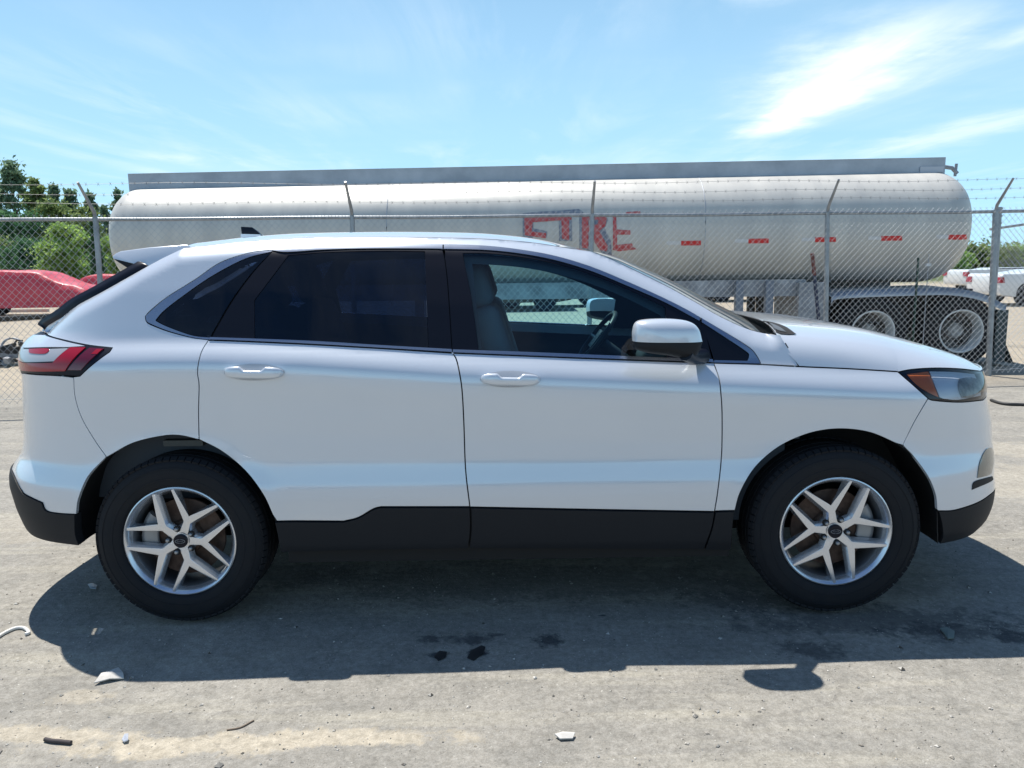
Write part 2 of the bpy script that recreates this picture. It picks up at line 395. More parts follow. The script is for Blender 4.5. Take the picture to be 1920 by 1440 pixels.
def body(s, z):
    s = np.asarray(s, float); z = np.asarray(z, float); s, z = np.broadcast_arrays(s, z)
    xf, ef = cap(s-XF, np.interp(z, _zf, _xf), XF); xr, er = cap(XR-s, np.interp(z, _zr, _xr), XR)
    x = np.where(s > XF, xf, np.where(s < XR, xr, s)); e = np.where(s > XF, ef, np.where(s < XR, er, 1.))
    return np.stack([x, YC-wprof(x, z)*e, z], -1)
def S(*segs, raw=None):
    return pix2surf(body, path(*segs), (-3.05, 3.0), (.16, 1.72))
def S1(pts): return pix2surf(body, crs(pts), (-3.05, 3.0), (.16, 1.72))
# ---- traced lines
SHUT1 = [(848, 661.5), (856, 675), (863, 707), (867, 740), (870, 800), (873, 880), (881, 950)]
SHUT1U = [(830, 459), (834, 485), (838, 517), (842, 567), (845, 615), (848, 661.5)]
SHUT0 = [(373, 824), (372, 770), (373, 722), (370, 695), (377, 661), (391, 637)]
SHUT0U = [(391, 637), (403, 620), (437, 562), (475, 510), (512, 469)]
SHUT2 = [(1338, 680), (1348, 708), (1351, 729), (1354, 775), (1353, 853), (1346, 920), (1340, 958)]
ARCH_R = [(143, 962), (147, 935), (165, 893), (200, 857), (248, 831), (300, 818), (335, 816), (373, 824), (417, 847), (460, 883), (493, 927), (511, 965), (521, 1000), (526, 1033)]
ARCH_F = [(1371, 1029), (1374, 985), (1378, 957), (1388, 923), (1413, 880), (1447, 847), (1484, 825), (1530, 809), (1580, 804), (1632, 811), (1680, 831), (1714, 857), (1740, 893), (1754, 927), (1758, 957), (1759, 1021)]
TRIM_TOP = [(512, 468), (560, 463.5), (640, 460), (740, 458.5), (830, 458.8), (907, 461), (973, 468), (1040, 480), (1107, 500), (1173, 527), (1240, 557), (1286, 580), (1312, 595)]
FRAME_TOP = [(540, 473), (607, 468.5), (693, 466.5), (797, 466.5), (833, 467.3), (907, 469), (973, 475.5), (1040, 488), (1107, 508), (1173, 535), (1245, 566.5), (1311, 602)]
GLS_TOP = [(868, 475), (907, 475), (960, 480), (1020, 490), (1080, 505.5), (1140, 527), (1190, 549), (1247, 576)]
LAMP_TOP = [(1683, 696.5), (1710, 691.5), (1753, 689), (1800, 690.5), (1838, 695)]
def sub(c, i, j): return c[i:j]
car = empty('parked_suv', (0, YC, 0)); tag(car, 'white five door SUV with black lower cladding, parked side on before the chain link fence', 'car')
OFFS = np.array([0, -YC, 0])
def bd(s, z): return body(s, z)+OFFS
def pn(name, poly, material, parent=car, both=True, **k):
    o = patch(bd, poly, **k).build(name, material, parent)
    if both:
        c = o.copy(); COL.objects.link(c); c.scale = (1, -1, 1); o['_m'] = c.name; c.parent = parent
        MIR[o.name] = c
        if parent.name in MIR: c.parent = MIR[parent.name]; c.scale = (1, 1, 1)
    return o
MIR = {}
def mirror(o):
    c = o.copy(); COL.objects.link(c); c.scale = (1, -1, 1); MIR[o.name] = c
    if o.parent and o.parent.name in MIR: c.parent = MIR[o.parent.name]; c.scale = (1, 1, 1)
    return c
def curve2(c0, c1, frac): return [tuple(np.array(a)*(1-frac)+np.array(b)*frac) for a, b in zip(c0, c1)]

# ---- body side shell with C pillar, roof strip and A pillar
def sz(*p): return np.array(p, float)
LAMPR_TOP = [(83, 621), (92, 629.5), (125, 638.5), (167, 647), (211, 652)]
SEAMR = [(138, 707), (141, 745), (154, 785), (180, 829), (200, 857)]
CLT = [(143, 964), (110, 962), (88, 957), (80, 942)]; CLT2 = [(80, 942), (60, 933), (45, 925)]; CLT3 = [(45, 925), (36, 911), (28, 893), (22, 880)]
def smooth_edge(P): return P
shell_poly = S(ROOF_B, SEAM, [(1463, 628), (1480, 657), (1497, 686)], [(1497, 686), (1427, 682.5)], [(1427, 682.5), (1419, 667), (1407, 653), (1375, 632), (1312, 595)],
    TRIM_TOP[::-1], [(512, 468), (467, 474), (413, 492), (367, 523), (313, 557), (283, 581), (272, 593)], [(272, 593), (274, 602), (283, 609), (317, 622), (360, 633), (391, 637)],
    SHUT0[::-1], ARCH_R[3:8][::-1], SEAMR[::-1], [(138, 707), (150, 705.5)], [(150, 705.5), (206, 660)], [(206, 660), (211, 652)], LAMPR_TOP[::-1], CPIL, [(273, 501), (345, 465)])
# ---- cross lofts: roof, windshield, hood
TT = np.linspace(0, 1, 26)**1.6
def row(e, bow, c, k, tt=TT, hf=0.):
    q = 1-(1-tt)**k
    return np.stack([e[0]+bow(tt), e[1]+(YC-e[1])*tt, e[2]+c*q+hf*(1-np.exp(-tt/.04))], 1)
def fit(e, bow, k, sil, lo=-.05, hi=.4, hf=0.):
    sx, sy = np.array(sil)[:, 0], np.array(sil)[:, 1]
    for _ in range(28):
        m = .5*(lo+hi); q = proj(row(e, bow, m, k, hf=hf)); ok = (q[:, 0] >= sx[0]-15) & (q[:, 0] <= sx[-1]+15)
        if not ok.any(): break
        if (np.interp(q[ok, 0], sx, sy)-q[ok, 1]).max() > 0: hi = m
        else: lo = m
    return .5*(lo+hi)
def smooth1(a, n=5):
    a = np.asarray(a, float); k = np.ones(n)/n; return np.convolve(np.pad(a, n//2, mode='edge'), k, 'valid')
def full(R):   # near half rows -> whole width, in car coordinates
    R = np.asarray(R)+OFFS; Q = R[:, :-1][:, ::-1].copy(); Q[..., 1] *= -1; return np.concatenate([R, Q], 1)
ROOF_SIL = [(330, 460), (343, 458), (383, 454), (440, 447), (523, 439), (600, 436.5), (680, 435), (760, 434.5), (880, 436), (960, 441.5), (1040, 452), (1080, 460), (1107, 467), (1160, 482), (1200, 500), (1253, 523), (1286, 540), (1330, 563), (1380, 588)]
eb = resample(S1(ROOF_B), .04, False); EB = body(eb[:, 0], eb[:, 1]); xN = EB[-1, 0]
def bowR(x): u = np.clip((x-(xN-.75))/.75, 0, 1); b = .16*u*u; return lambda t: b*(1-(1-t)**2)
def kR(x): u = np.clip((x-(xN-.5))/.5, 0, 1); return 5.0-2.6*u*u
cR = smooth1([fit(e, bowR(e[0]), kR(e[0]), ROOF_SIL) for e in EB], 9)
WS_SIL = ROOF_SIL[8:-6]+[(1107, 467), (1160, 482), (1200, 500), (1253, 523), (1286, 540), (1330, 563), (1380, 588), (1430, 613), (1480, 638)]
ew = resample(S1(SEAM), .03, False); EW = body(ew[:, 0], ew[:, 1]); nW = len(EW)
bw = np.linspace(.16, .15, nW)
cW = np.array([fit(e, (lambda t, b=b: b*(1-(1-t)**2)), 2.4, WS_SIL) for e, b in zip(EW, bw)]); cW[1:] = smooth1(cW, 5)[1:]
wb = np.clip((EB[:, 0]-(xN-.35))/.35, 0, 1)**2; cR = cR*(1-wb)+cW[0]*wb
roofR = np.array([row(e, bowR(e[0]), c, kR(e[0])) for e, c in zip(EB, cR)])
wsR = np.array([row(e, (lambda t, b=b: b*(1-(1-t)**2)), c, 2.4) for e, b, c in zip(EW, bw, cW)])
# hood
HE_PX = path([(1497, 686), (1590, 690), (1683, 695.5)], LAMP_TOP)
eh = resample(S1(HE_PX[::3]) if False else pix2surf(body, HE_PX, (-3.05, 3.0), (.16, 1.72)), .035, False); EH = body(eh[:, 0], eh[:, 1]); nH = len(EH)
sH, zH = eh[-1]; sn_ = np.linspace(sH, SMAX, 200); NC = body(sn_, np.full(200, zH))
HOOD_SIL = [(1380, 588), (1447, 592), (1513, 597), (1580, 606.5), (1647, 622.5), (1713, 640), (1780, 660), (1813, 672), (1833, 684), (1844, 697), (1860, 712)]
uH = np.linspace(0, 1, nH)
def bowH(u, e):
    yn = lambda t: e[1]+(YC-e[1])*t
    def f(t):
        b0 = -.068*np.where(t < .06, np.sin(np.clip(t/.06, 0, 1)*math.pi/2), 1-.5*np.clip((t-.06)/.5, 0, 1))
        xn = np.interp(EH[-1, 1]+(YC-EH[-1, 1])*t, NC[:, 1], NC[:, 0])-EH[-1, 0]
        return b0*max(0, 1-u*5)**2+.03*(1-u)*0+xn*u**1.3
    return f
hF = .085*np.clip(1-uH/.9, 0, 1)**1.4
cH = np.array([fit(e, bowH(u, e), 5.0, HOOD_SIL, hf=h) for u, e, h in zip(uH, EH, hF)]); cH = smooth1(cH, 5)
cH *= np.clip((1-uH)/.06, 0, 1)**.5
TTH = np.concatenate([np.linspace(0, .14, 15), np.linspace(.14, 1, 20)[1:]])
hoodR = np.array([row(e, bowH(u, e), c, 5.0, tt=TTH, hf=h) for u, e, c, h in zip(uH, EH, cH, hF)])
_sm = hoodR.copy()
for _ in range(6): _sm[1:-1] = .25*_sm[:-2]+.5*_sm[1:-1]+.25*_sm[2:]
_w = np.clip(TTH/.10, 0, 1)[None, :, None]; hoodR[:-2] = (hoodR*(1-_w)+_sm*_w)[:-2]; hoodR[:2, :, 0] += .004
body_mb = patch(bd, shell_poly, gs=.02, gz=.015)
shell = body_mb.build('body_shell', PAINT, car); mirror(shell)
rf = MB().grid(full(roofR)); roof = rf.build('roof', PAINT, car)
MB().grid(full(wsR)).build('windshield', GLW, car)
hd = MB(); hd.grid(full(hoodR)); hood = hd.build('hood', PAINT, car)
# hood underside edge and cowl
_h0 = np.array([row(EH[0], bowH(0, EH[0]), cH[0], 5.0, tt=TT, hf=hF[0])])
cowl = np.stack([wsR[-1]+[.0, 0, -.003], _h0[0]+[.0, 0, -.003]]); cowlg = np.array([cowl[0]*(1-a)+cowl[1]*a+np.array([0, 0, .004*math.sin(a*math.pi)]) for a in np.linspace(0, 1, 6)])
MB().grid(full(cowlg[:, 8:])).build('cowl_panel', PAINT, car)
from mathutils.bvhtree import BVHTree
_hf = full(hoodR); _m, _n = _hf.shape[:2]; _bv = BVHTree.FromPolygons([tuple(p-OFFS) for p in _hf.reshape(-1, 3)], [(i*_n+j, (i+1)*_n+j, (i+1)*_n+j+1, i*_n+j+1) for i in range(_m-1) for j in range(_n-1)])
def hood_patch(name, px, m, off, step=2.5, parent=car):
    q = resample(path(*px), 3.); lo, hi = q.min(0), q.max(0); gx, gy = np.meshgrid(np.arange(lo[0], hi[0], step), np.arange(lo[1], hi[1], step)); g = np.stack([gx.ravel(), gy.ravel()], 1); g = g[pip(g, q)]
    pts = np.concatenate([q, g]); r = delaunay_2d_cdt([Vector(p) for p in pts], [(i, (i+1) % len(q)) for i in range(len(q))], [], 0, 1e-6); V = []
    for v in r[0]:
        d = Vector(ray(*v)); h = _bv.ray_cast(Vector(CP), d); 
        if h[0] is None: h = _bv.find_nearest(Vector(CP)+d*3.7)
        n_ = Vector(h[1]); n_ = n_ if n_.z > 0 else -n_; V.append(tuple(h[0]+n_*off))
    V = np.array(V)+OFFS; c2 = np.array([tuple(v) for v in r[0]]); ff = [tuple(f) for f in r[2] if pip(c2[list(f)].mean(0)[None], q)[0]]
    return MB().add(V, ff).build(name, m, parent)
o = hood_patch('cowl_grille', ([(1414, 600.5), (1446, 605), (1472, 613.5), (1493, 628)], [(1493, 628), (1478, 628), (1463, 627)], [(1463, 627), (1445, 619), (1428, 610), (1414, 600.5)]), BLACK, .004)
hood_patch('cowl_insert', ([(1432, 607), (1446, 609), (1462, 616), (1474, 625)], [(1474, 625), (1460, 622), (1445, 615), (1432, 607)]), mat('cowl_grey', (.10, .11, .12), .5), .007, 2., o)
# ---- fender
DI = .0028
fend = S([(1340, 681), (1427, 683.5), (1497, 687.5), (1590, 691.5), (1683, 697)], [(1683, 697), (1713, 723), (1740, 747)], [(1740, 747), (1715, 790), (1693, 835)], ARCH_F[2:11][::-1], SHUT2[::-1])
pn('fender', fend, PAINT, inset=.0024)
# ---- front bumper
lampbot = [(1740, 748), (1753, 751.5), (1800, 754.5), (1843, 750.5)]
lb = S1(lampbot); lt = S1(LAMP_TOP[::-1]); SE = max(lb[-1, 0], lt[0, 0])+.10
zc_f = pix2surf(body, [(1860, 924)], (-3.05, 3.0), (.16, 1.72))[0, 1]; zt = zH-.004
fb = np.concatenate([S([(1693, 833), (1715, 790), (1740, 748)]), lb[1:], sz((SE, lb[-1, 1]+.01), (SE, zt), (SMAX, zt), (SMAX, zc_f)),
    S([(1860, 924), (1842, 937), (1820, 947), (1787, 956.5), (1759, 957.5)]), S([(1757, 955), (1754, 927), (1740, 893), (1714, 857), (1696, 838)])])
bumper = pn('front_bumper', fb, PAINT)
zlo_f = pix2surf(body, [(1765, 1019)], (-3.05, 3.0), (.16, 1.72))[0, 1]
pn('bumper_cladding', np.concatenate([S([(1759, 958.5), (1787, 957.5), (1820, 948), (1842, 938), (1860, 925)]), sz((SMAX, zc_f), (SMAX, zlo_f)), S([(1762, 1020), (1760, 958)])]), CLAD, bumper, depth=.03)
gr = pn('grille', sz((SMAX-.48, .60), (SMAX, .60), (SMAX, .93), (SMAX-.60, .93)), GBLACK, bumper, off=.004, inset=0)
pn('fog_lamp', S([(1832, 896), (1835, 873), (1841, 855), (1849, 842), (1858, 839)], [(1858, 839), (1862, 846)], [(1862, 846), (1858, 888)], [(1858, 888), (1832, 896)]), mat('tan_vent', (.16, .15, .12), .15, 0, 1), bumper, off=.003, inset=0, depth=.01)
pn('air_intake', S([(1822, 918), (1827, 903), (1860, 893)], [(1860, 893), (1858, 902), (1822, 918)]), CLAD, bumper, off=.003, inset=0, depth=.006)
# ---- headlight
hl_poly = np.concatenate([S([(1683, 697), (1713, 723), (1740, 748)]), lb[1:], sz((SE, lb[-1, 1]+.01), (SE, zt-.004)), lt])
HL = pn('headlight', hl_poly, GBLACK, off=-.012, inset=.001, depth=.03)
pn('turn_signal', S([(1702, 700), (1742, 695.5)], [(1742, 695.5), (1752, 718), (1762, 745)], [(1762, 745), (1740, 733), (1720, 718), (1702, 700)]), AMBER, HL, off=-.006, inset=0, depth=.004)
pn('reflector', np.concatenate([S([(1745, 695), (1790, 696), (1830, 700)]), S([(1843, 742), (1800, 750), (1772, 748)]), S([(1765, 745), (1755, 720), (1745, 695)])]), mat('lamp_silver', (.82, .86, .92), .25, .1, .4), HL, off=-.008, inset=0, depth=.004)
pn('projector', np.concatenate([S([(1800, 709), (1820, 706), (1838, 711)]), S([(1843, 733), (1825, 745), (1806, 746)]), S([(1802, 738), (1798, 722), (1800, 709)])]), mat('projector_glass', (.62, .62, .60), .15, .3, .5, noise=(.22, .23, .25), nscale=22), HL, off=-.004, inset=0, depth=.003)
pn('lens', hl_poly, GLC, HL, off=.001, inset=.004, depth=.002)
# ---- doors
rd = S([(391, 638), (440, 639.5), (573, 645.5), (715, 653.5), (848, 662)], SHUT1, [(881, 950), (715, 950)], [(715, 950), (700, 954), (672, 970), (645, 977)], [(645, 977), (519, 977)], ARCH_R[7:12][::-1], SHUT0)
RD = pn('rear_door', rd, PAINT, inset=DI)
fd = S([(848, 662), (1007, 668.5), (1173, 675), (1338, 680.5)], SHUT2, [(1340, 959), (1112, 955), (882, 950.5)], SHUT1[::-1])
FD = pn('front_door', fd, PAINT, inset=DI)
def glz(name, poly, m, par, **k): return pn(name, poly, m, par, off=-.004, inset=0, depth=.003, **k)
rdg = S([(541, 479), (607, 473.5), (707, 470.5), (796, 471.5)], [(796, 471.5), (799, 560), (803, 651)], [(803, 651), (640, 643), (478, 634)], [(478, 634), (477.5, 563)], [(477.5, 563), (541, 479)])
rfr = S([(511, 470.5), (540, 473.5), (607, 469), (693, 467), (797, 467), (830, 467.5)], SHUT1U[1:], [(847, 655.5), (715, 648), (573, 640), (397, 633)], [(397, 633)]+SHUT0U[1:4]+[(511, 470.5)])
pn('window_frame', rfr, GBLACK, RD, holes=[rdg], off=-.001)
glz('window_glass', rdg, GLR, RD)
pn('window_trim', S(TRIM_TOP[:5]+[(830, 459)], [(830, 459), (830, 467)], [(830, 467), (797, 466.5), (693, 466.3), (607, 468.5), (540, 473), (511, 470)]), TRIMM, RD, off=.002, inset=.0005)
pn('belt_trim', S([(394, 632.5), (573, 639), (715, 647.5), (847, 655)], [(847, 655), (848, 661)], [(848, 661), (715, 653), (573, 645), (440, 639), (392, 637.5)]), TRIMM, RD, off=.005, inset=.0005)
fdg = S(GLS_TOP, [(1247, 576), (1251, 671)], [(1251, 671), (1173, 667.5), (1007, 660.5), (898, 656.5)], [(898, 656.5), (886, 567), (868, 475)])
ffr = S([(834, 467.5)]+FRAME_TOP[5:]+[(1311, 601.5)], [(1312, 602), (1322, 620), (1336, 674.5)], [(1336, 674.5), (1173, 668.5), (1007, 661.5), (849, 656)], SHUT1U[::-1][:-1]+[(834, 467.5)])
pn('window_frame', ffr, GBLACK, FD, holes=[fdg], off=-.001)
glz('window_glass', fdg, GLF, FD)
pn('window_trim', S([(832, 459)]+TRIM_TOP[5:], [(1312, 595), (1312, 601)], FRAME_TOP[::-1][:-4]+[(832, 467)]), TRIMM, FD, off=.002, inset=.0005)
pn('belt_trim', S([(849, 655.5), (1007, 661), (1173, 668), (1336, 674)], [(1336, 674), (1338, 680)], [(1338, 680), (1173, 674.5), (1007, 668), (849, 661.5)]), TRIMM, FD, off=.005, inset=.0005)
# quarter windows
qg = S([(293, 601), (310, 582), (347, 553), (400, 517), (460, 486), (508, 473)], [(508, 473), (472, 511), (434, 562), (400, 620), (394, 632)], [(394, 632), (360, 628), (317, 613), (293, 601)])
pn('quarter_window', qg, GLR, off=-.002, inset=0, depth=.004)
pn('quarter_window_trim', S([(511, 469.5), (467, 475), (413, 493), (367, 524), (313, 558), (284, 582), (273, 593)], [(273, 593), (275, 602), (284, 608), (317, 621), (360, 632.5), (391, 637)], [(391, 637), (394, 633)], [(394, 633), (360, 629), (317, 614), (295, 603.5), (292, 600)], [(292, 600), (308, 582), (347, 552), (400, 516), (460, 485), (509, 472)]), TRIMM, off=.001, inset=.0005)
pn('sail_window', S([(1316, 606), (1357, 632), (1398, 660), (1403, 668), (1401, 675.5)], [(1401, 675.5), (1339, 674)], [(1339, 674), (1326, 635), (1316, 606)]), GBLACK, off=-.001, inset=0)
pn('sail_window_trim', S([(1315, 596), (1375, 632.5), (1406, 653.5), (1418, 667), (1426, 682)], [(1426, 682), (1339, 680)], [(1339, 680), (1339, 675)], [(1339, 675), (1401, 676.5)], [(1401, 676.5), (1404, 668), (1399, 659), (1357, 631), (1316, 604.5)]), TRIMM, off=.001, inset=.0005)
# sill cladding
CB1 = [(880, 1026), (700, 1029), (526, 1033)]
pn('door_cladding', S([(519, 978), (645, 978)], [(645, 978), (672, 971), (700, 955), (715, 951)], [(715, 951), (881, 951)], [(881, 951), (882, 990), (878, 1026)], [(878, 1026), (700, 1029), (527, 1033)], [(527, 1033), (521, 1000), (516, 978)]), CLAD, RD, off=.008, depth=.03)
pn('door_cladding', S([(883, 951.5), (1112, 956), (1339, 960)], [(1339, 960), (1333, 990), (1319, 1028)], [(1319, 1028), (1100, 1027), (880, 1026)], [(880, 1026), (884, 990), (883, 951.5)]), CLAD, FD, off=.008, depth=.03)
pn('fender_cladding', S([(1341, 959.5), (1376, 958)], [(1376, 958), (1373, 985), (1370, 1029)], [(1370, 1029), (1321, 1029)], [(1321, 1029), (1334, 992), (1341, 959.5)]), CLAD, off=.008, depth=.03)
# ---- rear: lamp, bumper, tailgate
lrb = S([(206, 660), (150, 705.5)])
LB = S([(150, 705.5), (110, 703.5), (70, 701.5), (41, 699)]); LT = S(LAMPR_TOP[::-1]); SR = LB[-1, 0]-.16; zb_ = LB[-1, 1]; zt_ = LT[-1, 1]
tl_poly = np.concatenate([LB, sz((SR, zb_), (SR, zt_-.01)), LT[::-1][:-1], S([(211, 652), (206, 660)]), ])
TL = pn('tail_light', tl_poly, GBLACK, off=.001, inset=.0015, depth=.03)
pn('lamp_housing', np.concatenate([S([(160, 650), (125, 652), (92, 652), (52, 653)]), sz((SR+.02, S([(52, 653), (40, 653)])[-1, 1]), (SR+.02, zt_-.02)), S([(86, 629), (92, 632), (125, 641), (160, 649)])]), PAINT, TL, off=.004, inset=.001, depth=.006)
rb1 = S([(133, 652), (162, 652)], [(162, 652), (123, 696)], [(123, 696), (42, 694.5)])
pn('brake_lamp', np.concatenate([rb1, sz((SR+.03, rb1[-1, 1]), (SR+.03, rb1[-1, 1]+.045)), S([(45, 680), (100, 680.5)], [(100, 680.5), (133, 652)])]), REDP, TL, off=.005, inset=.0005, depth=.006)
rv = S([(100, 679.5), (45, 679)])
pn('reversing_lamp', np.concatenate([S([(130, 653.5), (102, 678)]), rv[1:], sz((SR+.03, rv[-1, 1]), (SR+.03, rv[-1, 1]+.075)), S([(46, 655), (130, 653.5)])]), GREYL, TL, off=.004, inset=.0005, depth=.006)
pn('indicator', S([(56, 655.5), (92, 655), (86, 664), (59, 663), (56, 655.5)]), REDP, TL, off=.006, inset=0, depth=.003)
pn('side_marker', S([(169, 653), (196, 654.5)], [(196, 654.5), (153, 694)], [(153, 694), (128, 694)], [(128, 694), (169, 653)]), REDD, TL, off=.005, inset=0, depth=.004)
pn('side_reflector', S([(182, 656), (193, 656)], [(193, 656), (183, 665)], [(183, 665), (172, 665)], [(172, 665), (182, 656)]), REDP, TL, off=.006, inset=0, depth=.002)
zct = S([(24, 884), (22, 880)])[-1]
rbp = np.concatenate([S([(138, 708), (110, 705), (70, 703), (41, 700)]), sz((SR-.0, zb_-.004), (SR-.02, .80), (SMIN, .80), (SMIN, zct[1])), S(CLT3[::-1], CLT2[::-1], CLT[::-1]), S([(143, 962), (147, 935), (165, 893), (199, 857)]), S(SEAMR[::-1])[1:-1]])
RBP = pn('rear_bumper', rbp, PAINT)
zlo_r = S([(146, 1018), (157, 1022)])[-1, 1]
pn('bumper_cladding', np.concatenate([S([(142, 966), (143, 1000), (150, 1022)]), sz((SMIN, zlo_r), (SMIN, zct[1]-.002)), S(CLT3[::-1], CLT2[::-1], CLT[::-1])]), CLAD, RBP, off=.006, depth=.04)
TGZ = zt_-.006
tgp = sz((SR-.003, zb_), (SR-.02, .803), (SMIN, .803), (SMIN, TGZ), (SR-.003, TGZ))
TG = pn('tailgate', tgp, PAINT)
# rear window: rows from the C pillar edge, the last one lands on the tailgate top
ec = resample(S1(CPIL[::-1]), .04, False); EC = body(ec[:, 0], ec[:, 1]); uc = np.linspace(0, 1, len(EC))
sr_ = np.linspace(ec[-1, 0], SMIN, 200); RC = body(sr_, np.full(200, ec[-1, 1]))
def bowC(u):
    def f(t):
        xn = np.interp(EC[-1, 1]+(YC-EC[-1, 1])*t, RC[:, 1], RC[:, 0])-EC[-1, 0]
        return xn*(.25+.75*u**1.5)*1.0
    return f
rearR = np.array([row(e, bowC(u), .02*(1-u), 3) for u, e in zip(uc, EC)])
MB().grid(full(rearR), flip=True).build('rear_window', GLR, car)
rt = MB(); Pn = EC+OFFS; dx = np.array([-.045, .03, .03]); Pn = np.concatenate([[Pn[0]+(Pn[0]-Pn[1])*.6+[0,0,-.01]], Pn]); prof = np.stack([Pn, Pn+[-.012, .004, .012], Pn+[-.040, .016, .026], Pn+[-.045, .05, .015]], 1); rt.grid(prof[:-1]); o = rt.build('rear_window_trim', GBLACK, car); mirror(o)
# spoiler
def prism(name, prof, y0, y1, material, parent, bow=0., n=17, smooth=40, bevel=0, topin=0.):
    bm = bmesh.new(); prof = np.asarray(prof, float); ys = np.linspace(y0, y1, n); rings = []
    for y in ys:
        t = (y-(y0+y1)/2)/((y1-y0)/2); zl, zh = prof[:, 1].min(), prof[:, 1].max(); ti = topin*(1 if y == ys[0] else -1 if y == ys[-1] else 0); rings.append([bm.verts.new((p[0]+bow*(1-t*t), y+ti*((p[1]-zl)/(zh-zl)-.3), p[1])) for p in prof])
    m = len(prof)
    for a, b in zip(rings[:-1], rings[1:]):
        for i in range(m): bm.faces.new((a[i], a[(i+1) % m], b[(i+1) % m], b[i]))
    bm.faces.new(rings[0]); bm.faces.new(rings[-1][::-1]); bmesh.ops.recalc_face_normals(bm, faces=bm.faces)
    return bmobj(name, bm, material, parent, smooth, bevel)
ws_ = YC-body(*S([(300, 480), (310, 478)])[0])[1]
def at_(pts, w): return [tuple(atY(x, y, YC-w)[[0, 2]]) for x, y in pts]
sp = prism('spoiler', at_([(208, 482), (212, 476), (221, 471), (271, 464), (342, 458.5), (352, 462), (276, 501), (250, 494), (213, 485.5)], ws_), -ws_, ws_, PAINT, car, bow=-.09, bevel=.003, topin=.055)
prism('spoiler_underside', at_([(213, 486), (250, 494.5), (275, 501), (270, 506), (246, 507)], ws_-.004), -ws_+.006, ws_-.006, GBLACK, sp, bow=-.08)
# shark fin
fx = at_([(452, 425), (473, 426), (484, 434), (492, 442), (455, 443)], 0)
bm = bmesh.new(); 
cen = [(bm.verts.new((x, -.006 if i < 2 else -.014, z)), bm.verts.new((x, .006 if i < 2 else .014, z))) for i, (x, z) in enumerate(fx)]
bm.faces.new([a for a, b in cen]); bm.faces.new([b for a, b in cen][::-1])
for i in range(5): a, b = cen[i], cen[(i+1) % 5]; bm.faces.new((a[0], b[0], b[1], a[1]))
bmesh.ops.recalc_face_normals(bm, faces=bm.faces); fin = bmobj('antenna_fin', bm, GBLACK, car, bevel=.003)
fx2 = at_([(455, 439), (490, 440), (492, 446), (455, 447)], 0); o = prism('fin_base', fx2, -.03, .03, PAINT, fin)
# ---- shut line seals
def ribbon(mb, px, wdt=.02, off=-.0125):
    c = resample(S1(px), .03, False); T = np.gradient(c, axis=0); T /= np.linalg.norm(T, axis=1, keepdims=True)+1e-9; n = np.stack([-T[:, 1], T[:, 0]], 1)
    A = c+n*wdt; B = c-n*wdt; P = np.stack([body(A[:, 0], A[:, 1])+surf_normal(body, A[:, 0], A[:, 1])*off, body(B[:, 0], B[:, 1])+surf_normal(body, B[:, 0], B[:, 1])*off], 1)+OFFS
    mb.grid(P)
rb = MB()
for c in (SHUT1[1:]+[(878, 1026)], SHUT0[:-1], SHUT2+[(1334, 992), (1321, 1029)], SEAMR[1:-1], [(1740, 748), (1715, 790), (1693, 833)], [(1497, 688), (1590, 692), (1683, 697)], [(1345, 681), (1427, 684), (1490, 687.5)],
          [(400, 639), (573, 645), (848, 661.5), (1007, 668), (1173, 675), (1334, 680)], [(522, 977), (645, 977), (715, 951), (881, 951), (1112, 956), (1375, 958)], [(1315, 596), (1375, 633), (1407, 654), (1420, 668), (1424, 680)]): ribbon(rb, c)
for c in (TRIM_TOP, SHUT1U[1:], SHUT0U): ribbon(rb, c, .012, -.016)
ribbon(rb, [(1472, 643), (1484, 664), (1495, 683)], .006, -.006)
o = rb.build('body_seal', BLACK, car); mirror(o)
# ---- interior trim
_dn = lambda c, d: [(x-.35*d, y+d) for x, y in c]
pt = pn('pillar_trim', S(_dn(ROOF_B[2:]+SEAM[1:-1], 9), [(1434, 634), (1420, 683)], [(1420, 683), (1173, 676), (1007, 669), (848, 662), (573, 645), (440, 640), (110, 640)], [(110, 640), (100, 611)], CPIL[2:]+[(345, 478), (440, 455)]), INT, holes=[S([(885, 485), (960, 490), (1020, 499), (1080, 514), (1140, 535), (1190, 557), (1243, 584)], [(1243, 584), (1243, 676)], [(1243, 676), (1007, 667), (905, 663)], [(905, 663), (893, 567), (885, 485)]), rdg, qg] , off=-.045, inset=0, skirt=False)
xs_ = np.linspace(-1.95, 1.22, 60); zb2 = zbelt(xs_)-.012
P = np.stack([np.stack([body(xs_, zb2)[:, 0], body(xs_, zb2)[:, 1]+d, zb2+h], 1) for d, h in ((.012, -.004), (.03, .018), (.055, .014), (.13, -.03), (.115, -.06), (.10, -.12), (.12, -.2), (.11, -.45), (.12, -.72))], 1)+OFFS
dt = MB().grid(P[:, :4]).build('door_ledge', mat('ledge_lit_grey', (.5, .52, .52), .6), car); mirror(dt)  # light grey puts the sunlit look of the ledge into its colour
dt = MB().grid(P[:, 3:]).build('door_lining', INT, car); mirror(dt)
hl = np.array(roofR)[1:-1].copy(); hl[..., 2] -= .045; MB().grid(full(hl), flip=True).build('headliner', INTL, car)
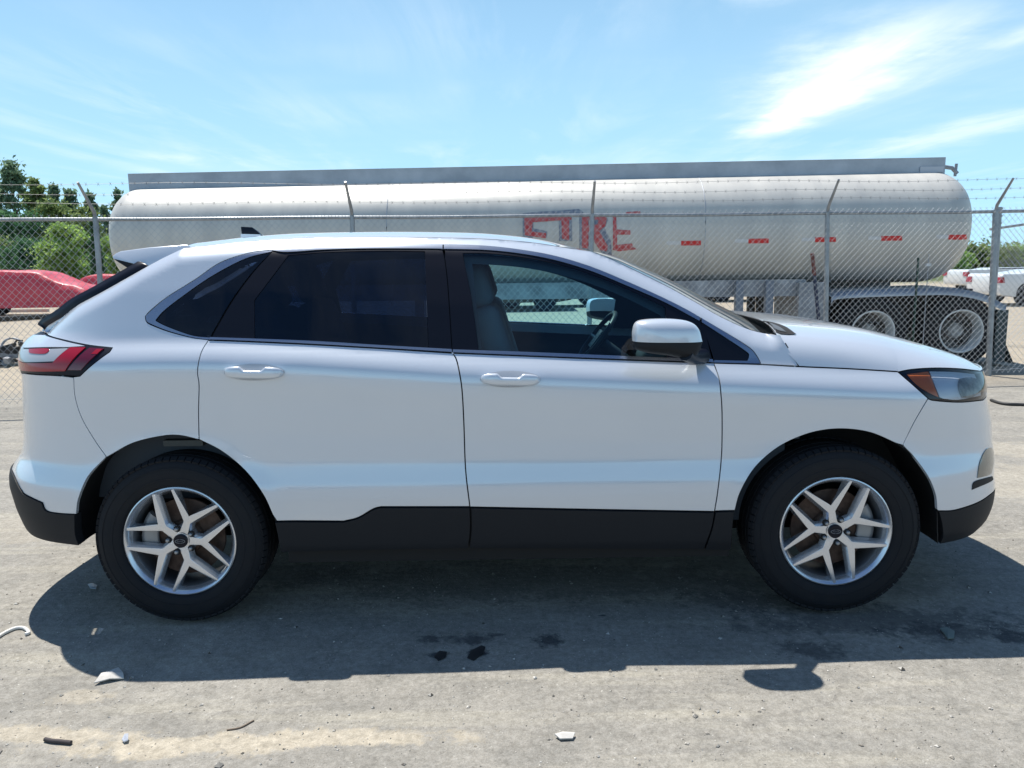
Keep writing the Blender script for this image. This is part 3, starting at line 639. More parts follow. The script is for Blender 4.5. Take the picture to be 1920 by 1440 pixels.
# floor pan, underbody
ub = MB(); ub.box((-1.9, -.58, .32), (1.9, .58, .42)); ub.box((-1.0, -.88, .25), (.95, .88, .36)); ub.box((-2.0, -.55, .30), (-1.0, .55, .5)); ub.box((1.0, -.55, .26), (1.85, .55, .8)); 
for sy in (-1, 1):
    for x0, x1 in ((XWR-.52, XWR+.50), (XWF-.50, XWF+.50)): ub.box((x0, min(sy*.56, sy*.86), .87), (x1, max(sy*.56, sy*.86), .885))
ub.box((-2.12, -.78, .40), (-1.93, .78, .43)); ub.box((-2.0, -.6, .50), (-1.9, .6, .9)); ub.box((1.86, -.7, .36), (2.02, .7, .39))
ub.build('underbody', BLACK, car)
# wheel wells
for c_ in ([(150, 1022), (142, 1000), (141, 980)]+ARCH_R, ARCH_F):
    q = resample(S1(c_), .03, False); A = body(q[:, 0], q[:, 1]); nn_ = surf_normal(body, q[:, 0], q[:, 1]); cx = XWF if c_ is ARCH_F else XWR
    d = A-np.array([cx, 0, WR]); d[:, 1] = 0; d /= np.linalg.norm(d, axis=1, keepdims=True)
    o = MB().grid(np.stack([A-nn_*.006, A-nn_*.008+d*.006, A+d*.012+[0, .10, 0], A+d*.012+[0, .34, 0]], 1)+OFFS).build('arch_liner', BLACK, car); mirror(o)
for cx in (XWR, XWF):
    th = np.linspace(0, 2*math.pi, 48, endpoint=False); ww = MB().add([(cx, -.60, WR+.15)]+[(cx+.52*math.cos(t), -.60, max(WR+.51*math.sin(t), .28)) for t in th], [(0, 1+i, 1+(i+1) % 48) for i in range(48)])
    o = ww.build('wheel_well', BLACK, car); mirror(o)
o = MB().box((XWF+.30, -.84, .22), (XWF+.37, -.60, .34)).build('mud_guard', BLACK, car); mirror(o)
# rear spring strap seen in the arch
o = MB().box((XWR-.05, -.90, .79), (XWR+.12, -.86, .815)).build('arch_bracket', mat('primer_green', (.025, .032, .032), .6), car)
# ---- dashboard, wheel, seats
dz = 1.10
prism('dashboard', [(.78, dz-.30), (.74, dz-.10), (.82, dz+.0), (1.0, dz+.045), (1.28, dz+.02), (1.28, dz-.35)], -.80, .80, INT, car, bow=-.0, bevel=.02)
bm = bmesh.new()
swc = Vector((.50, .40, 1.10)); MBs = MB(); tv = np.linspace(0, 2*math.pi, 41)
ax = np.array([-.80, 0, .60]); up_ = np.array([.60, 0, .80]); sd = np.array([0, 1., 0])
ring = np.array([np.array(swc)+.185*(up_*math.cos(t)+sd*math.sin(t)) for t in tv]); MBs.tube(ring, .015, 8, caps=False)
for a in (math.pi/2, -math.pi/2, math.pi): MBs.tube([np.array(swc)-ax*.03, np.array(swc)+.18*(up_*math.cos(a)+sd*math.sin(a))], .016, 6)
MBs.obb(np.array(swc)-ax*.02, [ax, sd, up_], (.025, .07, .06)); MBs.tube([np.array(swc)-ax*.03, np.array(swc)-ax*.35], .035, 8)
MBs.build('steering_wheel', mat('wheel_leather', (.05, .055, .06), .45), car); bm.free()
def seat(x, y):
    t = math.radians(17)
    s_ = MB()
    def pad(c, ax, hx, hy, hz, name, par, m=SEATM):
        bm = bmesh.new(); bmesh.ops.create_cube(bm, size=2); 
        for v in bm.verts: v.co = Vector(c)+Vector(ax[0])*v.co.x*hx+Vector(ax[1])*v.co.y*hy*(1 if v.co.z < 0 else .86)+Vector(ax[2])*v.co.z*hz
        bmesh.ops.bevel(bm, geom=list(bm.edges), offset=min(hx, hz, hy)*.75, segments=4, affect='EDGES', profile=.5); bmesh.ops.recalc_face_normals(bm, faces=bm.faces)
        return bmobj(name, bm, m, par, 60)
    e0 = ((1, 0, 0), (0, 1, 0), (0, 0, 1)); e1 = ((math.cos(t), 0, math.sin(t)), (0, 1, 0), (-math.sin(t), 0, math.cos(t)))
    cu = pad((x+.22, y, .72), e0, .27, .26, .08, 'seat', car)
    pad((x-.10, y, 1.03), e1, .075, .25, .33, 'seat_back', cu)
    pad((x-.215, y, 1.445), e1, .06, .145, .105, 'headrest', cu); 
    for d in (-.06, .06): MB().tube([(x-.20, y+d, 1.30), (x-.215, y+d, 1.40)], .008, 6).build('headrest_post', STEEL, cu)
    return cu
seat(.06, -.38); seat(.06, .38)
seat(-.95, -.38); seat(-.95, .38)
prism('rear_shelf', [(-1.35, 1.10), (-2.0, 1.12), (-2.0, 1.0), (-1.35, 1.0)], -.75, .75, INT, car)
# rear-view mirror inside
MB().obb((.55, 0, 1.50), [(1, 0, .1), (0, 1, 0), (-.1, 0, 1)], (.02, .12, .035)).build('interior_mirror', BLACK, car)
# ---- door mirrors
def mirror_unit():
    """outer cap: rounded housing; profile traced in x-z, depth in y"""
    yf = 3.02; sc = lambda p: atY(p[0], p[1], 3.14)
    c0 = crs([(1187, 640), (1187, 622), (1193, 605), (1213, 599), (1257, 598), (1293, 603), (1311, 616), (1319, 640)], 6)
    top = np.array([sc(p) for p in c0]); bot = np.array([sc(p) for p in crs([(1187, 640), (1191, 654), (1217, 662.5), (1253, 667), (1273, 671), (1300, 671), (1312, 660), (1319, 641)], 6)])
    def shell(curve, y0, y1, zc):
        # rings from the outermost face inwards: squash towards centre on the outside
        c = curve.mean(0); c[0] = (curve[0, 0]+curve[-1, 0])/2; c[2] = zc; rings = []
        for u in np.linspace(0.02, 1, 15)**1.3:
            k = math.sin(u*math.pi/2)**.72; y = y0+(y1-y0)*(1-math.cos(u*math.pi/2)**.8)
            r = curve.copy(); r[:, 0] = c[0]+(curve[:, 0]-c[0])*k; r[:, 2] = zc+(curve[:, 2]-zc)*k; r[:, 1] = y; rings.append(r)
        return np.array(rings)
    zc = (top[0, 2]+top[-1, 2])/2+.0
    T = shell(top, 3.085, 3.165, zc)+OFFS; m = MB(); m.grid(T)
    T2 = T[-1].copy(); c0_ = T2.mean(0); T3 = T2.copy(); T3 = c0_+(T3-c0_)*[.86, 1, .86]; T3[:, 1] += .05; m.grid(np.array([T2, T3])); c = T[0].mean(0); m.add(list(T[0]), [tuple(range(len(T[0])))]); m.add(list(T3), [tuple(range(len(T3)))])
    B = shell(bot, 3.085, 3.165, zc)+OFFS; b = MB(); b.grid(B); B2 = B[-1].copy(); B3 = B2.copy(); B3 = c0_+(B3-c0_)*[.86, 1, .86]; B3[:, 1] += .05; b.grid(np.array([B2, B3])); b.add(list(B[0]), [tuple(range(len(B[0])))]); b.add(list(B3), [tuple(range(len(B3)))])
    return m, b
mm, mb_ = mirror_unit()
SM = mm.build('side_mirror', PAINT, car); mirror(SM)
o = mb_.build('mirror_base', CLAD, SM); mirror(o)
pA = atY(1285, 662, 3.12)+OFFS; pB = atY(1318, 668, 3.26)+OFFS
o = MB().tube([pA, (pA+pB)/2+[0, 0, -.012], pB], [.032, .030, .034], 10).build('mirror_arm', GBLACK, SM); mirror(o)
# ---- door handles
def handle(cx, cy, par):
    P0 = S([(cx-56, cy), (cx+56, cy+2)]); s0, s1 = P0[0, 0], P0[-1, 0]; zc = P0[:, 1].mean(); h = .028
    n = 40; u = np.linspace(0, 1, n); xs = s0+(s1-s0)*u; slope = (P0[-1, 1]-P0[0, 1])
    m = MB(); rings = []
    for i in range(n):
        t = abs(2*u[i]-1); top = h*(1-t**5)**.4*(.95 if t > .42 else .95-.55*(1-max(0, (t-.30)/.12))); top = max(top, .0006); bot = -h*.9*(1-t**4)**.45-.0006
        pro = .034*(1-t**6)**.5+.002; z0 = zc+slope*(u[i]-.5); yy = body(xs[i], z0)[1]-YC; r = []
        for k in range(16):
            a = 2*math.pi*k/16; zz = (top if math.sin(a) > 0 else -bot)*math.sin(a); r.append((xs[i], yy-pro*(.5+.5*math.cos(a))**.7 if True else 0, z0+zz))
        rings.append(r)
    m.grid(np.array(rings), closed=True)
    o = m.build('door_handle', PAINT, par); mirror(o)
    # flat patch behind the handle, darker paint stands in for the recess's shade
    e = [(cx-57+114*(.5-.5*math.cos(a)), cy+1-(15.5*math.sin(a))) for a in np.linspace(0, 2*math.pi, 28, endpoint=False)]
    q = pix2surf(body, np.array(e), (-3.05, 3.0), (.16, 1.72)); c = patch(bd, q, off=.0012, inset=0, depth=.001).build('handle_cup_shade', CUPSHADE, par); mirror(c)
CUPSHADE = mat('paint_recess_shade', (.40, .42, .46), .35, 0, .6)
handle(477, 697, RD); handle(957, 710, FD)
# ---- wheels: axle along Y, outer face towards -Y
def make_wheel(x, y, rot, parent):
    w = empty('wheel', (x, y, WR), 0, parent)
    t = MB(); n = 180
    prof = [(.246, .012), (.252, -.004), (.262, -.010), (.283, -.0135), (.284, -.0155), (.289, -.0157), (.290, -.0145), (.310, -.016), (.327, -.0128), (.328, -.0148), (.333, -.0132), (.334, -.0105), (.3355, -.010), (.352, .000), (.363, .012), (.3715, .030), (.3725, .060), (.3725, .064), (.366, .065), (.366, .073), (.3725, .074), (.3735, .105), (.3735, .109), (.366, .110), (.366, .118), (.3735, .119), (.3725, .160), (.3715, .196), (.363, .214), (.352, .226), (.310, .240), (.252, .228), (.246, .21)]
    t.lathe(prof, n=96, sharp=50)
    # shoulder tread blocks
    for k in range(72):
        a = 2*math.pi*k/72; ca, sa = math.cos(a), math.sin(a); da = .033
        for yy, hw, rr, st in ((.014, .013, .3660, 0), (.212, .013, .3660, 0)):
            a2 = a+(.5 if yy > .1 else 0)*2*math.pi/72; c = np.array([rr*math.cos(a2), yy, rr*math.sin(a2)])
            t.obb(c, [(math.cos(a2), -.5 if yy < .1 else .5, math.sin(a2)), (0.5*math.cos(a2) if yy < .1 else -.5*math.cos(a2), 1, .5*math.sin(a2) if yy < .1 else -.5*math.sin(a2)), (-math.sin(a2), 0, math.cos(a2))], (.0045, hw, .0135))
    t.build('tyre', RUBBER, w)
    r = MB(); r.lathe([(.219, .034), (.222, .028), (.225, .014), (.233, .003), (.2395, -.002), (.2445, .000), (.247, .006), (.247, .014)][::-1], n=96, sharp=40); 
    rim = r.build('rim', ALLOY, w)
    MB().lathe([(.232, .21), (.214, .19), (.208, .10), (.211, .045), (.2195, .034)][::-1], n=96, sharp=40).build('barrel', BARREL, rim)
    # spokes
    TH = [rot+72*k for k in range(5)]
    for th in TH:
        a = math.radians(th); er = np.array([math.cos(a), math.sin(a)]); et = np.array([-math.sin(a), math.cos(a)])
        arms = []
        half = []
        ea = math.radians(25.6); R2 = .234
        tip = np.array([R2*math.cos(ea), R2*math.sin(ea)]); root = np.array([.098, .010]); d = (tip-root)/np.linalg.norm(tip-root); nn = np.array([-d[1], d[0]])
        def outline(g):
            u = [np.array([.030, -(.020+g)]), np.array([.062, -(.0165+g)]), np.array([.088, -(.0145+g)])]
            up = [np.array([.030, .020+g]), np.array([.062, .0165+g]), np.array([.088, .0145+g])]
            wt = .0054+g; wr = .0070+g
            L = [root+nn*(wr+.002)+d*.004, tip+nn*wt, tip-nn*(wt+.001), np.array([.128-g*1.5, .0075+g*.2]), np.array([.120-g*1.8, 0.])]
            pts = up+L; pts += [np.array([p[0], -p[1]]) for p in L[:-1]][::-1]; pts += u[::-1]
            return np.array(pts)
        top = outline(0); bot = outline(.0125); m = MB()
        def T(p, y0, dish): 
            rr = np.hypot(p[:, 0], p[:, 1]); yy = y0+dish*np.clip((.234-rr)/.2, 0, 1)**1.3
            return np.stack([p[:, 0]*er[0]+p[:, 1]*et[0], yy, p[:, 0]*er[1]+p[:, 1]*et[1]], 1)
        A = T(top, .0015, .014); B = T(bot, .038, .006); nA = len(A)
        bm = bmesh.new(); va = [bm.verts.new(p) for p in A]; vb = [bm.verts.new(p) for p in B]
        fr = delaunay_2d_cdt([Vector(p) for p in top], [(i, (i+1) % nA) for i in range(nA)], [], 1, 1e-6)
        caps = []
        for f in fr[2]: caps.append(bm.faces.new([va[fr[3][i][0]] for i in f]))
        for i in range(nA): bm.faces.new((va[i], va[(i+1) % nA], vb[(i+1) % nA], vb[i]))
        bmesh.ops.recalc_face_normals(bm, faces=bm.faces)
        es = [e for e in bm.edges if all(v in va for v in e.verts) and len(e.link_faces) == 2 and sum(f in caps for f in e.link_faces) == 1]
        bmesh.ops.bevel(bm, geom=es, offset=.002, segments=2, affect='EDGES', profile=.6)
        bmobj('spoke', bm, ALLOY, rim, 35)
    hb = MB(); hb.lathe([(.062, .060), (.062, .028), (.054, .018), (.030, .0145), (.030, .013), (.001, .013)][::1], n=48, sharp=40); hb.build('hub', ALLOY, rim)
    for th in TH:
        a = math.radians(th+36); c = np.array([.0545*math.cos(a), 0, .0545*math.sin(a)])
        MB().lathe([(.0145, .020), (.0145, .0125), (.0001, .0125)], n=20, c=c).build('lug_recess', BLACK, w)
        MB().lathe([(.0092, .014), (.0085, .001), (.006, -.002), (.0001, -.003)], n=6, c=c, r0=.3).build('lug_nut', STEEL, w)
    cp = MB(); cp.lathe([(.0305, .014), (.0305, .006), (.028, .0035), (.0001, .003)], n=40); cap_ = cp.build('hub_cap', GBLACK, w)
    # oval emblem with a small script scribble
    em = MB(); tt = np.linspace(0, 2*math.pi, 37); em.tube([(.021*math.cos(t), .0025, .0085*math.sin(t)) for t in tt], .0011, 5, caps=False)
    em.tube([(-.013, .0022, -.002), (-.009, .0022, .004), (-.007, .0022, -.003), (-.003, .0022, .002), (0, .0022, -.002), (.003, .0022, .002), (.006, .0022, -.002), (.010, .0022, .003), (.012, .0022, -.002)], .0008, 4)
    e = em.build('emblem', STEEL, cap_)
    MB().lathe([(.172, .085), (.172, .073), (.080, .072), (.075, .060), (.0001, .058)], n=64).build('brake_disc', DISC, w)
    side = -1 if x < 0 else 1
    cl = MB()
    for k in range(7):
        a0 = math.radians((180 if x < 0 else 0)-26+52*k/6.)
    P = np.array([[(rr*math.cos(a), yy, rr*math.sin(a)) for (rr, yy) in ((.118, .066), (.122, .050), (.168, .046), (.188, .052), (.190, .080))] for a in np.radians(np.linspace(-27, 27, 14)+(168 if x < 0 else 8))]); cl.grid(P)
    cl.add(P[0], [(0, 1, 2, 3, 4)]); cl.add(P[-1], [(0, 1, 2, 3, 4)]); cl.build('brake_caliper', CAL, w)
    return w
def copy_wheel(src, x, rz):
    c = src.copy(); COL.objects.link(c); c.location = (x, -src.location.y, WR); c.rotation_euler = (0, 0, rz)
    for ch in list(src.children):
        d = ch.copy(); COL.objects.link(d); d.parent = c
        for g in ch.children: e = g.copy(); COL.objects.link(e); e.parent = d
    return c
wr_ = make_wheel(XWR, 3.197-YC, 68, car); wf_ = make_wheel(XWF, 3.197-YC, 102, car)
copy_wheel(wr_, XWR, math.pi); copy_wheel(wf_, XWF, math.pi)
# ================================================================== GROUND
def blobmat():
    m = bpy.data.materials.new('compacted_gravel'); m.use_nodes = True; nt = m.node_tree; N = nt.nodes; L = nt.links; b = N['Principled BSDF']; b.inputs['Roughness'].default_value = .92; b.inputs['Specular IOR Level'].default_value = .25
    tc = N.new('ShaderNodeTexCoord'); P = tc.outputs['Object']
    def noise(sc, det=4, rough=.6, vec=P, dist=0.):
        n = N.new('ShaderNodeTexNoise'); n.inputs['Scale'].default_value = sc; n.inputs['Detail'].default_value = det; n.inputs['Roughness'].default_value = rough; n.inputs['Distortion'].default_value = dist; L.new(vec, n.inputs['Vector']); return n.outputs[0]
    def mt(op, a, b_=0., c=0., clamp=False):
        n = N.new('ShaderNodeMath'); n.operation = op; n.use_clamp = clamp
        for k, v in enumerate((a, b_, c)):
            if isinstance(v, (int, float)): n.inputs[k].default_value = v
            else: L.new(v, n.inputs[k])
        return n.outputs[0]
    def rng(v, a, b_, to0=0., to1=1.):
        n = N.new('ShaderNodeMapRange'); n.inputs[1].default_value = a; n.inputs[2].default_value = b_; n.inputs[3].default_value = to0; n.inputs[4].default_value = to1; L.new(v, n.inputs[0]); return n.outputs[0]
    def mix(f, a, b_, mode='MIX'):
        n = N.new('ShaderNodeMixRGB'); n.blend_type = mode
        for k, v in enumerate((f, a, b_)):
            if isinstance(v, (int, float)): n.inputs[k].default_value = v
            elif isinstance(v, tuple): n.inputs[k].default_value = (*v, 1)
            else: L.new(v, n.inputs[k])
        return n.outputs[0]
    sp = N.new('ShaderNodeSeparateXYZ'); L.new(P, sp.inputs[0]); X, Y = sp.outputs[0], sp.outputs[1]
    wob = noise(1.3, 5); wob2 = noise(5., 6, .7); wob3 = noise(17., 5, .7)
    col = mix(rng(noise(.9, 6), .35, .65), (.325, .305, .272), (.385, .362, .322))
    col = mix(rng(noise(3.5, 6, .7), .42, .62), col, (.285, .270, .243))
    # streaky tyre tracks along x
    mp = N.new('ShaderNodeMapping'); mp.inputs['Scale'].default_value = (.35, 3.2, 1); L.new(P, mp.inputs[0])
    tr = noise(2.0, 6, .65, mp.outputs[0]); col = mix(rng(tr, .52, .70), col, (.42, .39, .33))
    # sand beyond the fence and in drifts close to the camera
    far = rng(mt('ADD', Y, mt('MULTIPLY', wob, 1.6)), 9.6, 11.2); sand = mix(rng(noise(2.2, 6, .7), .4, .6), (.47, .40, .31), (.38, .335, .27)); col = mix(far, col, sand)
    far2 = rng(mt('ADD', Y, mt('MULTIPLY', wob, 6)), 48, 56); col = mix(far2, col, (.10, .13, .05))
    def blob(cx, cy, rx, ry, colr, amt, nw=.9, wn=wob2, hard=.35):
        dx = mt('DIVIDE', mt('SUBTRACT', X, cx), rx); dy = mt('DIVIDE', mt('SUBTRACT', Y, cy), ry)
        d = mt('SQRT', mt('ADD', mt('MULTIPLY', dx, dx), mt('MULTIPLY', dy, dy))); d = mt('ADD', d, mt('ADD', mt('MULTIPLY', mt('SUBTRACT', wn, .5), nw*2.6), mt('MULTIPLY', mt('SUBTRACT', wob3, .5), nw*1.6)))
        return mt('MULTIPLY', rng(d, 1., 1.-hard), amt)
    def gp(px, py): return atZ(px, py)[:2]
    sandc = mix(rng(noise(30, 3), .4, .6), (.54, .48, .385), (.46, .41, .33))
    for (px, py, rx, ry, a) in ((70, 1372, .40, .055, .9), (420, 1392, .60, .075, .95), (640, 1385, .42, .06, .85), (150, 1300, .14, .05, .55), (260, 1395, .25, .05, .7), (20, 990, 1.0, .25, .35), (1880, 900, 1.1, .5, .4), (1890, 840, 1.4, .3, .4)):
        c = gp(px, py); col = mix(blob(c[0], c[1], rx, ry, None, a, 1.0), col, sandc)
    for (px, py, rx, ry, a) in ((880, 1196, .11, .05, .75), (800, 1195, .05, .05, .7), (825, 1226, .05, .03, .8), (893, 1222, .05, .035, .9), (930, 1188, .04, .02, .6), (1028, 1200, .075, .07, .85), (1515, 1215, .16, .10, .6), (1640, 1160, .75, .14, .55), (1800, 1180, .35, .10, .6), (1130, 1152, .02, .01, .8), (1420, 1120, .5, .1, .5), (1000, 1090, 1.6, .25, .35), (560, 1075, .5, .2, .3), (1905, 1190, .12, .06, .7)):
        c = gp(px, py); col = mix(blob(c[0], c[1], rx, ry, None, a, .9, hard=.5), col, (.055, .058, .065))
    # specks
    v = N.new('ShaderNodeTexVoronoi'); v.inputs['Scale'].default_value = 55; L.new(P, v.inputs['Vector'])
    sp1 = mt('MULTIPLY', mt('LESS_THAN', v.outputs['Distance'], .16), mt('GREATER_THAN', noise(24, 2), .60)); col = mix(mt('MULTIPLY', sp1, .7), col, (.62, .60, .55))
    v2 = N.new('ShaderNodeTexVoronoi'); v2.inputs['Scale'].default_value = 38; L.new(P, v2.inputs['Vector'])
    sp2 = mt('MULTIPLY', mt('LESS_THAN', v2.outputs['Distance'], .13), mt('GREATER_THAN', noise(17, 2), .62)); col = mix(mt('MULTIPLY', sp2, .75), col, (.07, .06, .05))
    mot = noise(34, 5, .75); col = mix(.75, col, mix(rng(mot, .35, .65), (.66, .65, .63), (1.12, 1.12, 1.12)), 'MULTIPLY')
    fine = noise(120, 4, .75); col = mix(.8, col, mix(rng(fine, .3, .7), (.62, .62, .62), (1, 1, 1)), 'MULTIPLY')
    grit = noise(340, 3, .7); col = mix(.6, col, mix(rng(grit, .35, .65), (.6, .6, .6), (1, 1, 1)), 'MULTIPLY')
    col = mix(1., col, (1.21, 1.22, 1.22), 'MULTIPLY')
    L.new(col, b.inputs['Base Color'])
    vc = N.new('ShaderNodeTexVoronoi'); vc.feature = 'DISTANCE_TO_EDGE'; vc.inputs['Scale'].default_value = .9
    wv = N.new('ShaderNodeVectorMath'); wv.operation = 'MULTIPLY_ADD'; n_ = N.new('ShaderNodeTexNoise'); n_.inputs['Scale'].default_value = 3.; n_.inputs['Detail'].default_value = 5; L.new(P, n_.inputs['Vector']); L.new(n_.outputs['Color'], wv.inputs[0]); wv.inputs[1].default_value = (.5, .5, 0); L.new(P, wv.inputs[2]); L.new(wv.outputs[0], vc.inputs['Vector'])
    crack = mt('MULTIPLY', mt('LESS_THAN', vc.outputs['Distance'], .0045), mt('GREATER_THAN', wob, .52)); col = mix(mt('MULTIPLY', crack, .2), col, (.09, .085, .08))
    L.new(col, b.inputs['Base Color'])
    h = mt('ADD', mt('MULTIPLY', fine, .5), mt('MULTIPLY', noise(22, 5, .7), 1.2)); bn = N.new('ShaderNodeBump'); bn.inputs['Strength'].default_value = .55; bn.inputs['Distance'].default_value = .012; L.new(h, bn.inputs['Height']); L.new(bn.outputs[0], b.inputs['Normal'])
    return m
gm = MB(); gx = np.linspace(-7, 8, 110); gy = np.linspace(-3, 9, 90); GX, GY = np.meshgrid(gx, gy, indexing='ij')
# one sheet: fine patch in the middle ringed by long faces reaching the horizon
xs = np.concatenate([[-900, -60], gx, [60, 900]]); ys = np.concatenate([[-900, -60], gy, [30, 60, 1400]]); GX, GY = np.meshgrid(xs, ys, indexing='ij')
def gh(x, y):
    e = np.clip((7-np.abs(x-.5))/1.5, 0, 1)*np.clip((8.5-y)/1.5, 0, 1)*np.clip((y+2.8)/1, 0, 1)
    return e*(.006*np.sin(1.7*x+.6*y)+.004*np.sin(3.1*y-1.1*x+1)+.003*np.sin(5.3*x+2.1*y))-.006
gm.grid(np.stack([GX, GY, gh(GX, GY)], 2)); ground = gm.build('ground', blobmat()); tag(ground, kind='structure')
def rand_mat(name, cols, rough=.9):
    m = bpy.data.materials.new(name); m.use_nodes = True; nt = m.node_tree; b = nt.nodes['Principled BSDF']; b.inputs['Roughness'].default_value = rough; b.inputs['Specular IOR Level'].default_value = .2
    g = nt.nodes.new('ShaderNodeNewGeometry'); r = nt.nodes.new('ShaderNodeValToRGB'); nt.links.new(g.outputs['Random Per Island'], r.inputs[0]); nt.links.new(r.outputs[0], b.inputs['Base Color'])
    el = r.color_ramp.elements; n = len(cols)
    while len(el) < n: el.new(.5)
    for i, c in enumerate(cols): el[i].position = i/(n-1); el[i].color = (*c, 1)
    return m
# loose grit and chips
st = MB(); OCT = np.array([(1, 0, 0), (-1, 0, 0), (0, 1, 0), (0, -1, 0), (0, 0, 1), (0, 0, -1)], float); OF = [(0, 2, 4), (2, 1, 4), (1, 3, 4), (3, 0, 4), (2, 0, 5), (1, 2, 5), (3, 1, 5), (0, 3, 5)]
for k in range(5200):
    if k < 4200: x = RNG.uniform(-2.6, 3.0); y = 2.0+abs(RNG.normal(0, 1.3))
    else: x = RNG.uniform(-6, 7); y = RNG.uniform(2.5, 9.4)
    s_ = RNG.lognormal(-5.85, .5)*(1 if y < 5 else 1.8); v = OCT*s_*RNG.uniform(.5, 1.3, (6, 1)); v[:, 2] *= .55; a = RNG.uniform(0, 6.28); c_, d_ = math.cos(a), math.sin(a)
    v[:, :2] = v[:, :2]@np.array([[c_, d_], [-d_, c_]]); st.add(v+[x, y, float(gh(x, y))+s_*.25], OF)
tag(st.build('gravel', rand_mat('grit', [(.07, .06, .05), (.22, .20, .17), (.30, .28, .25), (.42, .40, .36), (.60, .58, .54), (.30, .26, .20)])), kind='stuff', label='loose gravel grit and chips scattered over the yard')
# ---- scraps on the ground
def flat_scrap(name, pts, m, label, cat, h=.006, curl=.01, group=None):
    P = [atZ(x, y)[:2] for x, y in pts]; n = len(P); c = np.mean(P, 0); bm = bmesh.new()
    top = [bm.verts.new((p[0], p[1], float(gh(p[0], p[1]))+h+curl*RNG.uniform(0, 1))) for p in P]; bot = [bm.verts.new((p[0], p[1], v.co.z-.004)) for p, v in zip(P, top)]
    ct = bm.verts.new((c[0], c[1], float(gh(*c))+h+curl*1.1)); cb = bm.verts.new((c[0], c[1], ct.co.z-.004))
    for i in range(n): j = (i+1) % n; bm.faces.new((top[i], top[j], ct)); bm.faces.new((bot[j], bot[i], cb)); bm.faces.new((top[j], top[i], bot[i], bot[j]))
    bmesh.ops.recalc_face_normals(bm, faces=bm.faces); return tag(bmobj(name, bm, m, smooth=25), label, cat, group)
PAPER = mat('dirty_paper', (.62, .60, .56), .8, noise=(.45, .43, .40), nscale=20); SCRB = mat('black_scrap', (.02, .02, .022), .5)
flat_scrap('paper_scrap', [(176, 1278), (190, 1266), (206, 1256), (222, 1252), (231, 1262), (232, 1267), (205, 1272)], PAPER, 'pale torn triangular scrap at the rear edge of the car shadow', 'scrap', curl=.02)
flat_scrap('paper_scrap', [(228, 1384), (233, 1376), (241, 1378), (240, 1386), (232, 1388)], mat('blue_white_paper', (.66, .68, .74), .7), 'small crumpled white scrap in the sand close to the camera', 'scrap', curl=.02)
flat_scrap('paper_scrap', [(1040, 1384), (1055, 1377), (1078, 1382), (1074, 1390), (1050, 1391)], PAPER, 'white scrap flat on the grey ground, nearest the camera in the middle', 'scrap')
flat_scrap('plastic_scrap', [(165, 1098), (173, 1093), (182, 1097), (180, 1104), (170, 1105)], mat('pale_blue_plastic', (.45, .52, .58), .3), 'small pale plastic bit in the shadow behind the rear wheel', 'scrap')
flat_scrap('leaf_scrap', [(1762, 1180), (1775, 1176), (1790, 1184), (1789, 1196), (1777, 1199), (1771, 1189)], mat('grey_green_leaf', (.16, .19, .17), .7), 'grey green leaf like scrap in the shadow ahead of the front wheel', 'scrap')
flat_scrap('rubber_scrap', [(876, 1232), (884, 1219), (903, 1210), (910, 1214), (906, 1225), (888, 1238)], SCRB, 'black oblong rubber shred in the shadow under the doors', 'scrap', h=.004, curl=.004)
flat_scrap('rubber_scrap', [(814, 1230), (824, 1219), (838, 1222), (835, 1232), (822, 1238)], SCRB, 'smaller black rubber shred left of the oblong one', 'scrap', h=.004, curl=.004)
def gtube(name, pts, r, m, label, cat, z=.0, flat=1.):
    c = crs([atZ(x, y)[:2] for x, y in pts], 6); P = np.array([(x, y, float(gh(x, y))+r*flat+z) for x, y in c]); return tag(MB().tube(P, r, 7).build(name, m), label, cat)
gtube('plastic_strip', [(-30, 1210), (-5, 1195), (10, 1186), (30, 1178), (46, 1178), (54, 1186), (47, 1189)], .0075, mat('white_plastic', (.72, .70, .66), .5), 'white curved plastic strip on the ground left of the car shadow', 'strip')
gtube('wood_stick', [(84, 1383), (98, 1386), (112, 1387), (133, 1389)], .0075, mat('dark_wood', (.06, .05, .05), .8), 'short dark stick on the sand at the lower left', 'stick')
gtube('thin_twig', [(425, 1366), (450, 1362), (470, 1352), (476, 1349)], .003, mat('dry_twig', (.20, .15, .11), .8), 'thin dry twig lying on the pale sand drift', 'twig')
gtube('rubber_hose', [(1858, 752), (1872, 757), (1890, 760), (1915, 761), (1960, 764)], .016, mat('hose_black', (.03, .03, .03), .6), 'black hose lying on the ground ahead of the bumper', 'hose')

# ================================================================== FENCE
fence = empty('chain_link_fence', (0, 9.5, 0)); tag(fence, 'galvanised chain link fence topped with barbed wire behind the white car', 'fence')
FO = np.array([0, -9.5, 0]); fy = lambda x: 9.5+.105*x-.0035*x*x
FH = 2.13; PX = [-7.65, -4.70, -1.86, 1.01, 3.99, 6.2]
for i, x in enumerate(PX):
    y = fy(x); r = .034 if i == 5 else .030; lean = .06 if i >= 4 else -.04
    MB().tube([(x+lean*1.3, y, -.02), (x, y, FH)], r, 14).build('post', GALV, fence).location = FO
    MB().tube([(x, y, FH-.02), (x+.0, y-.02, FH+.06), (x+.0, y-.30, FH+.36)], [.022, .02, .014], 8).build('barb_arm', GALV, fence).location = FO
    m = MB()
    for zz in (.25, .7, 1.15, 1.6, 2.05): m.tube([(x+lean*1.3*(1-zz/FH), y, zz-.012), (x+lean*1.3*(1-zz/FH), y, zz+.012)], r+.004, 12)
    if i == 5: m.build('tension_band', GALV, fence).location = FO
xr_ = np.linspace(-9.5, 8.6, 90)
MB().tube([(x, fy(x), FH-.02+.004*math.sin(x*2)) for x in xr_], .021, 10).build('top_rail', GALV, fence).location = FO
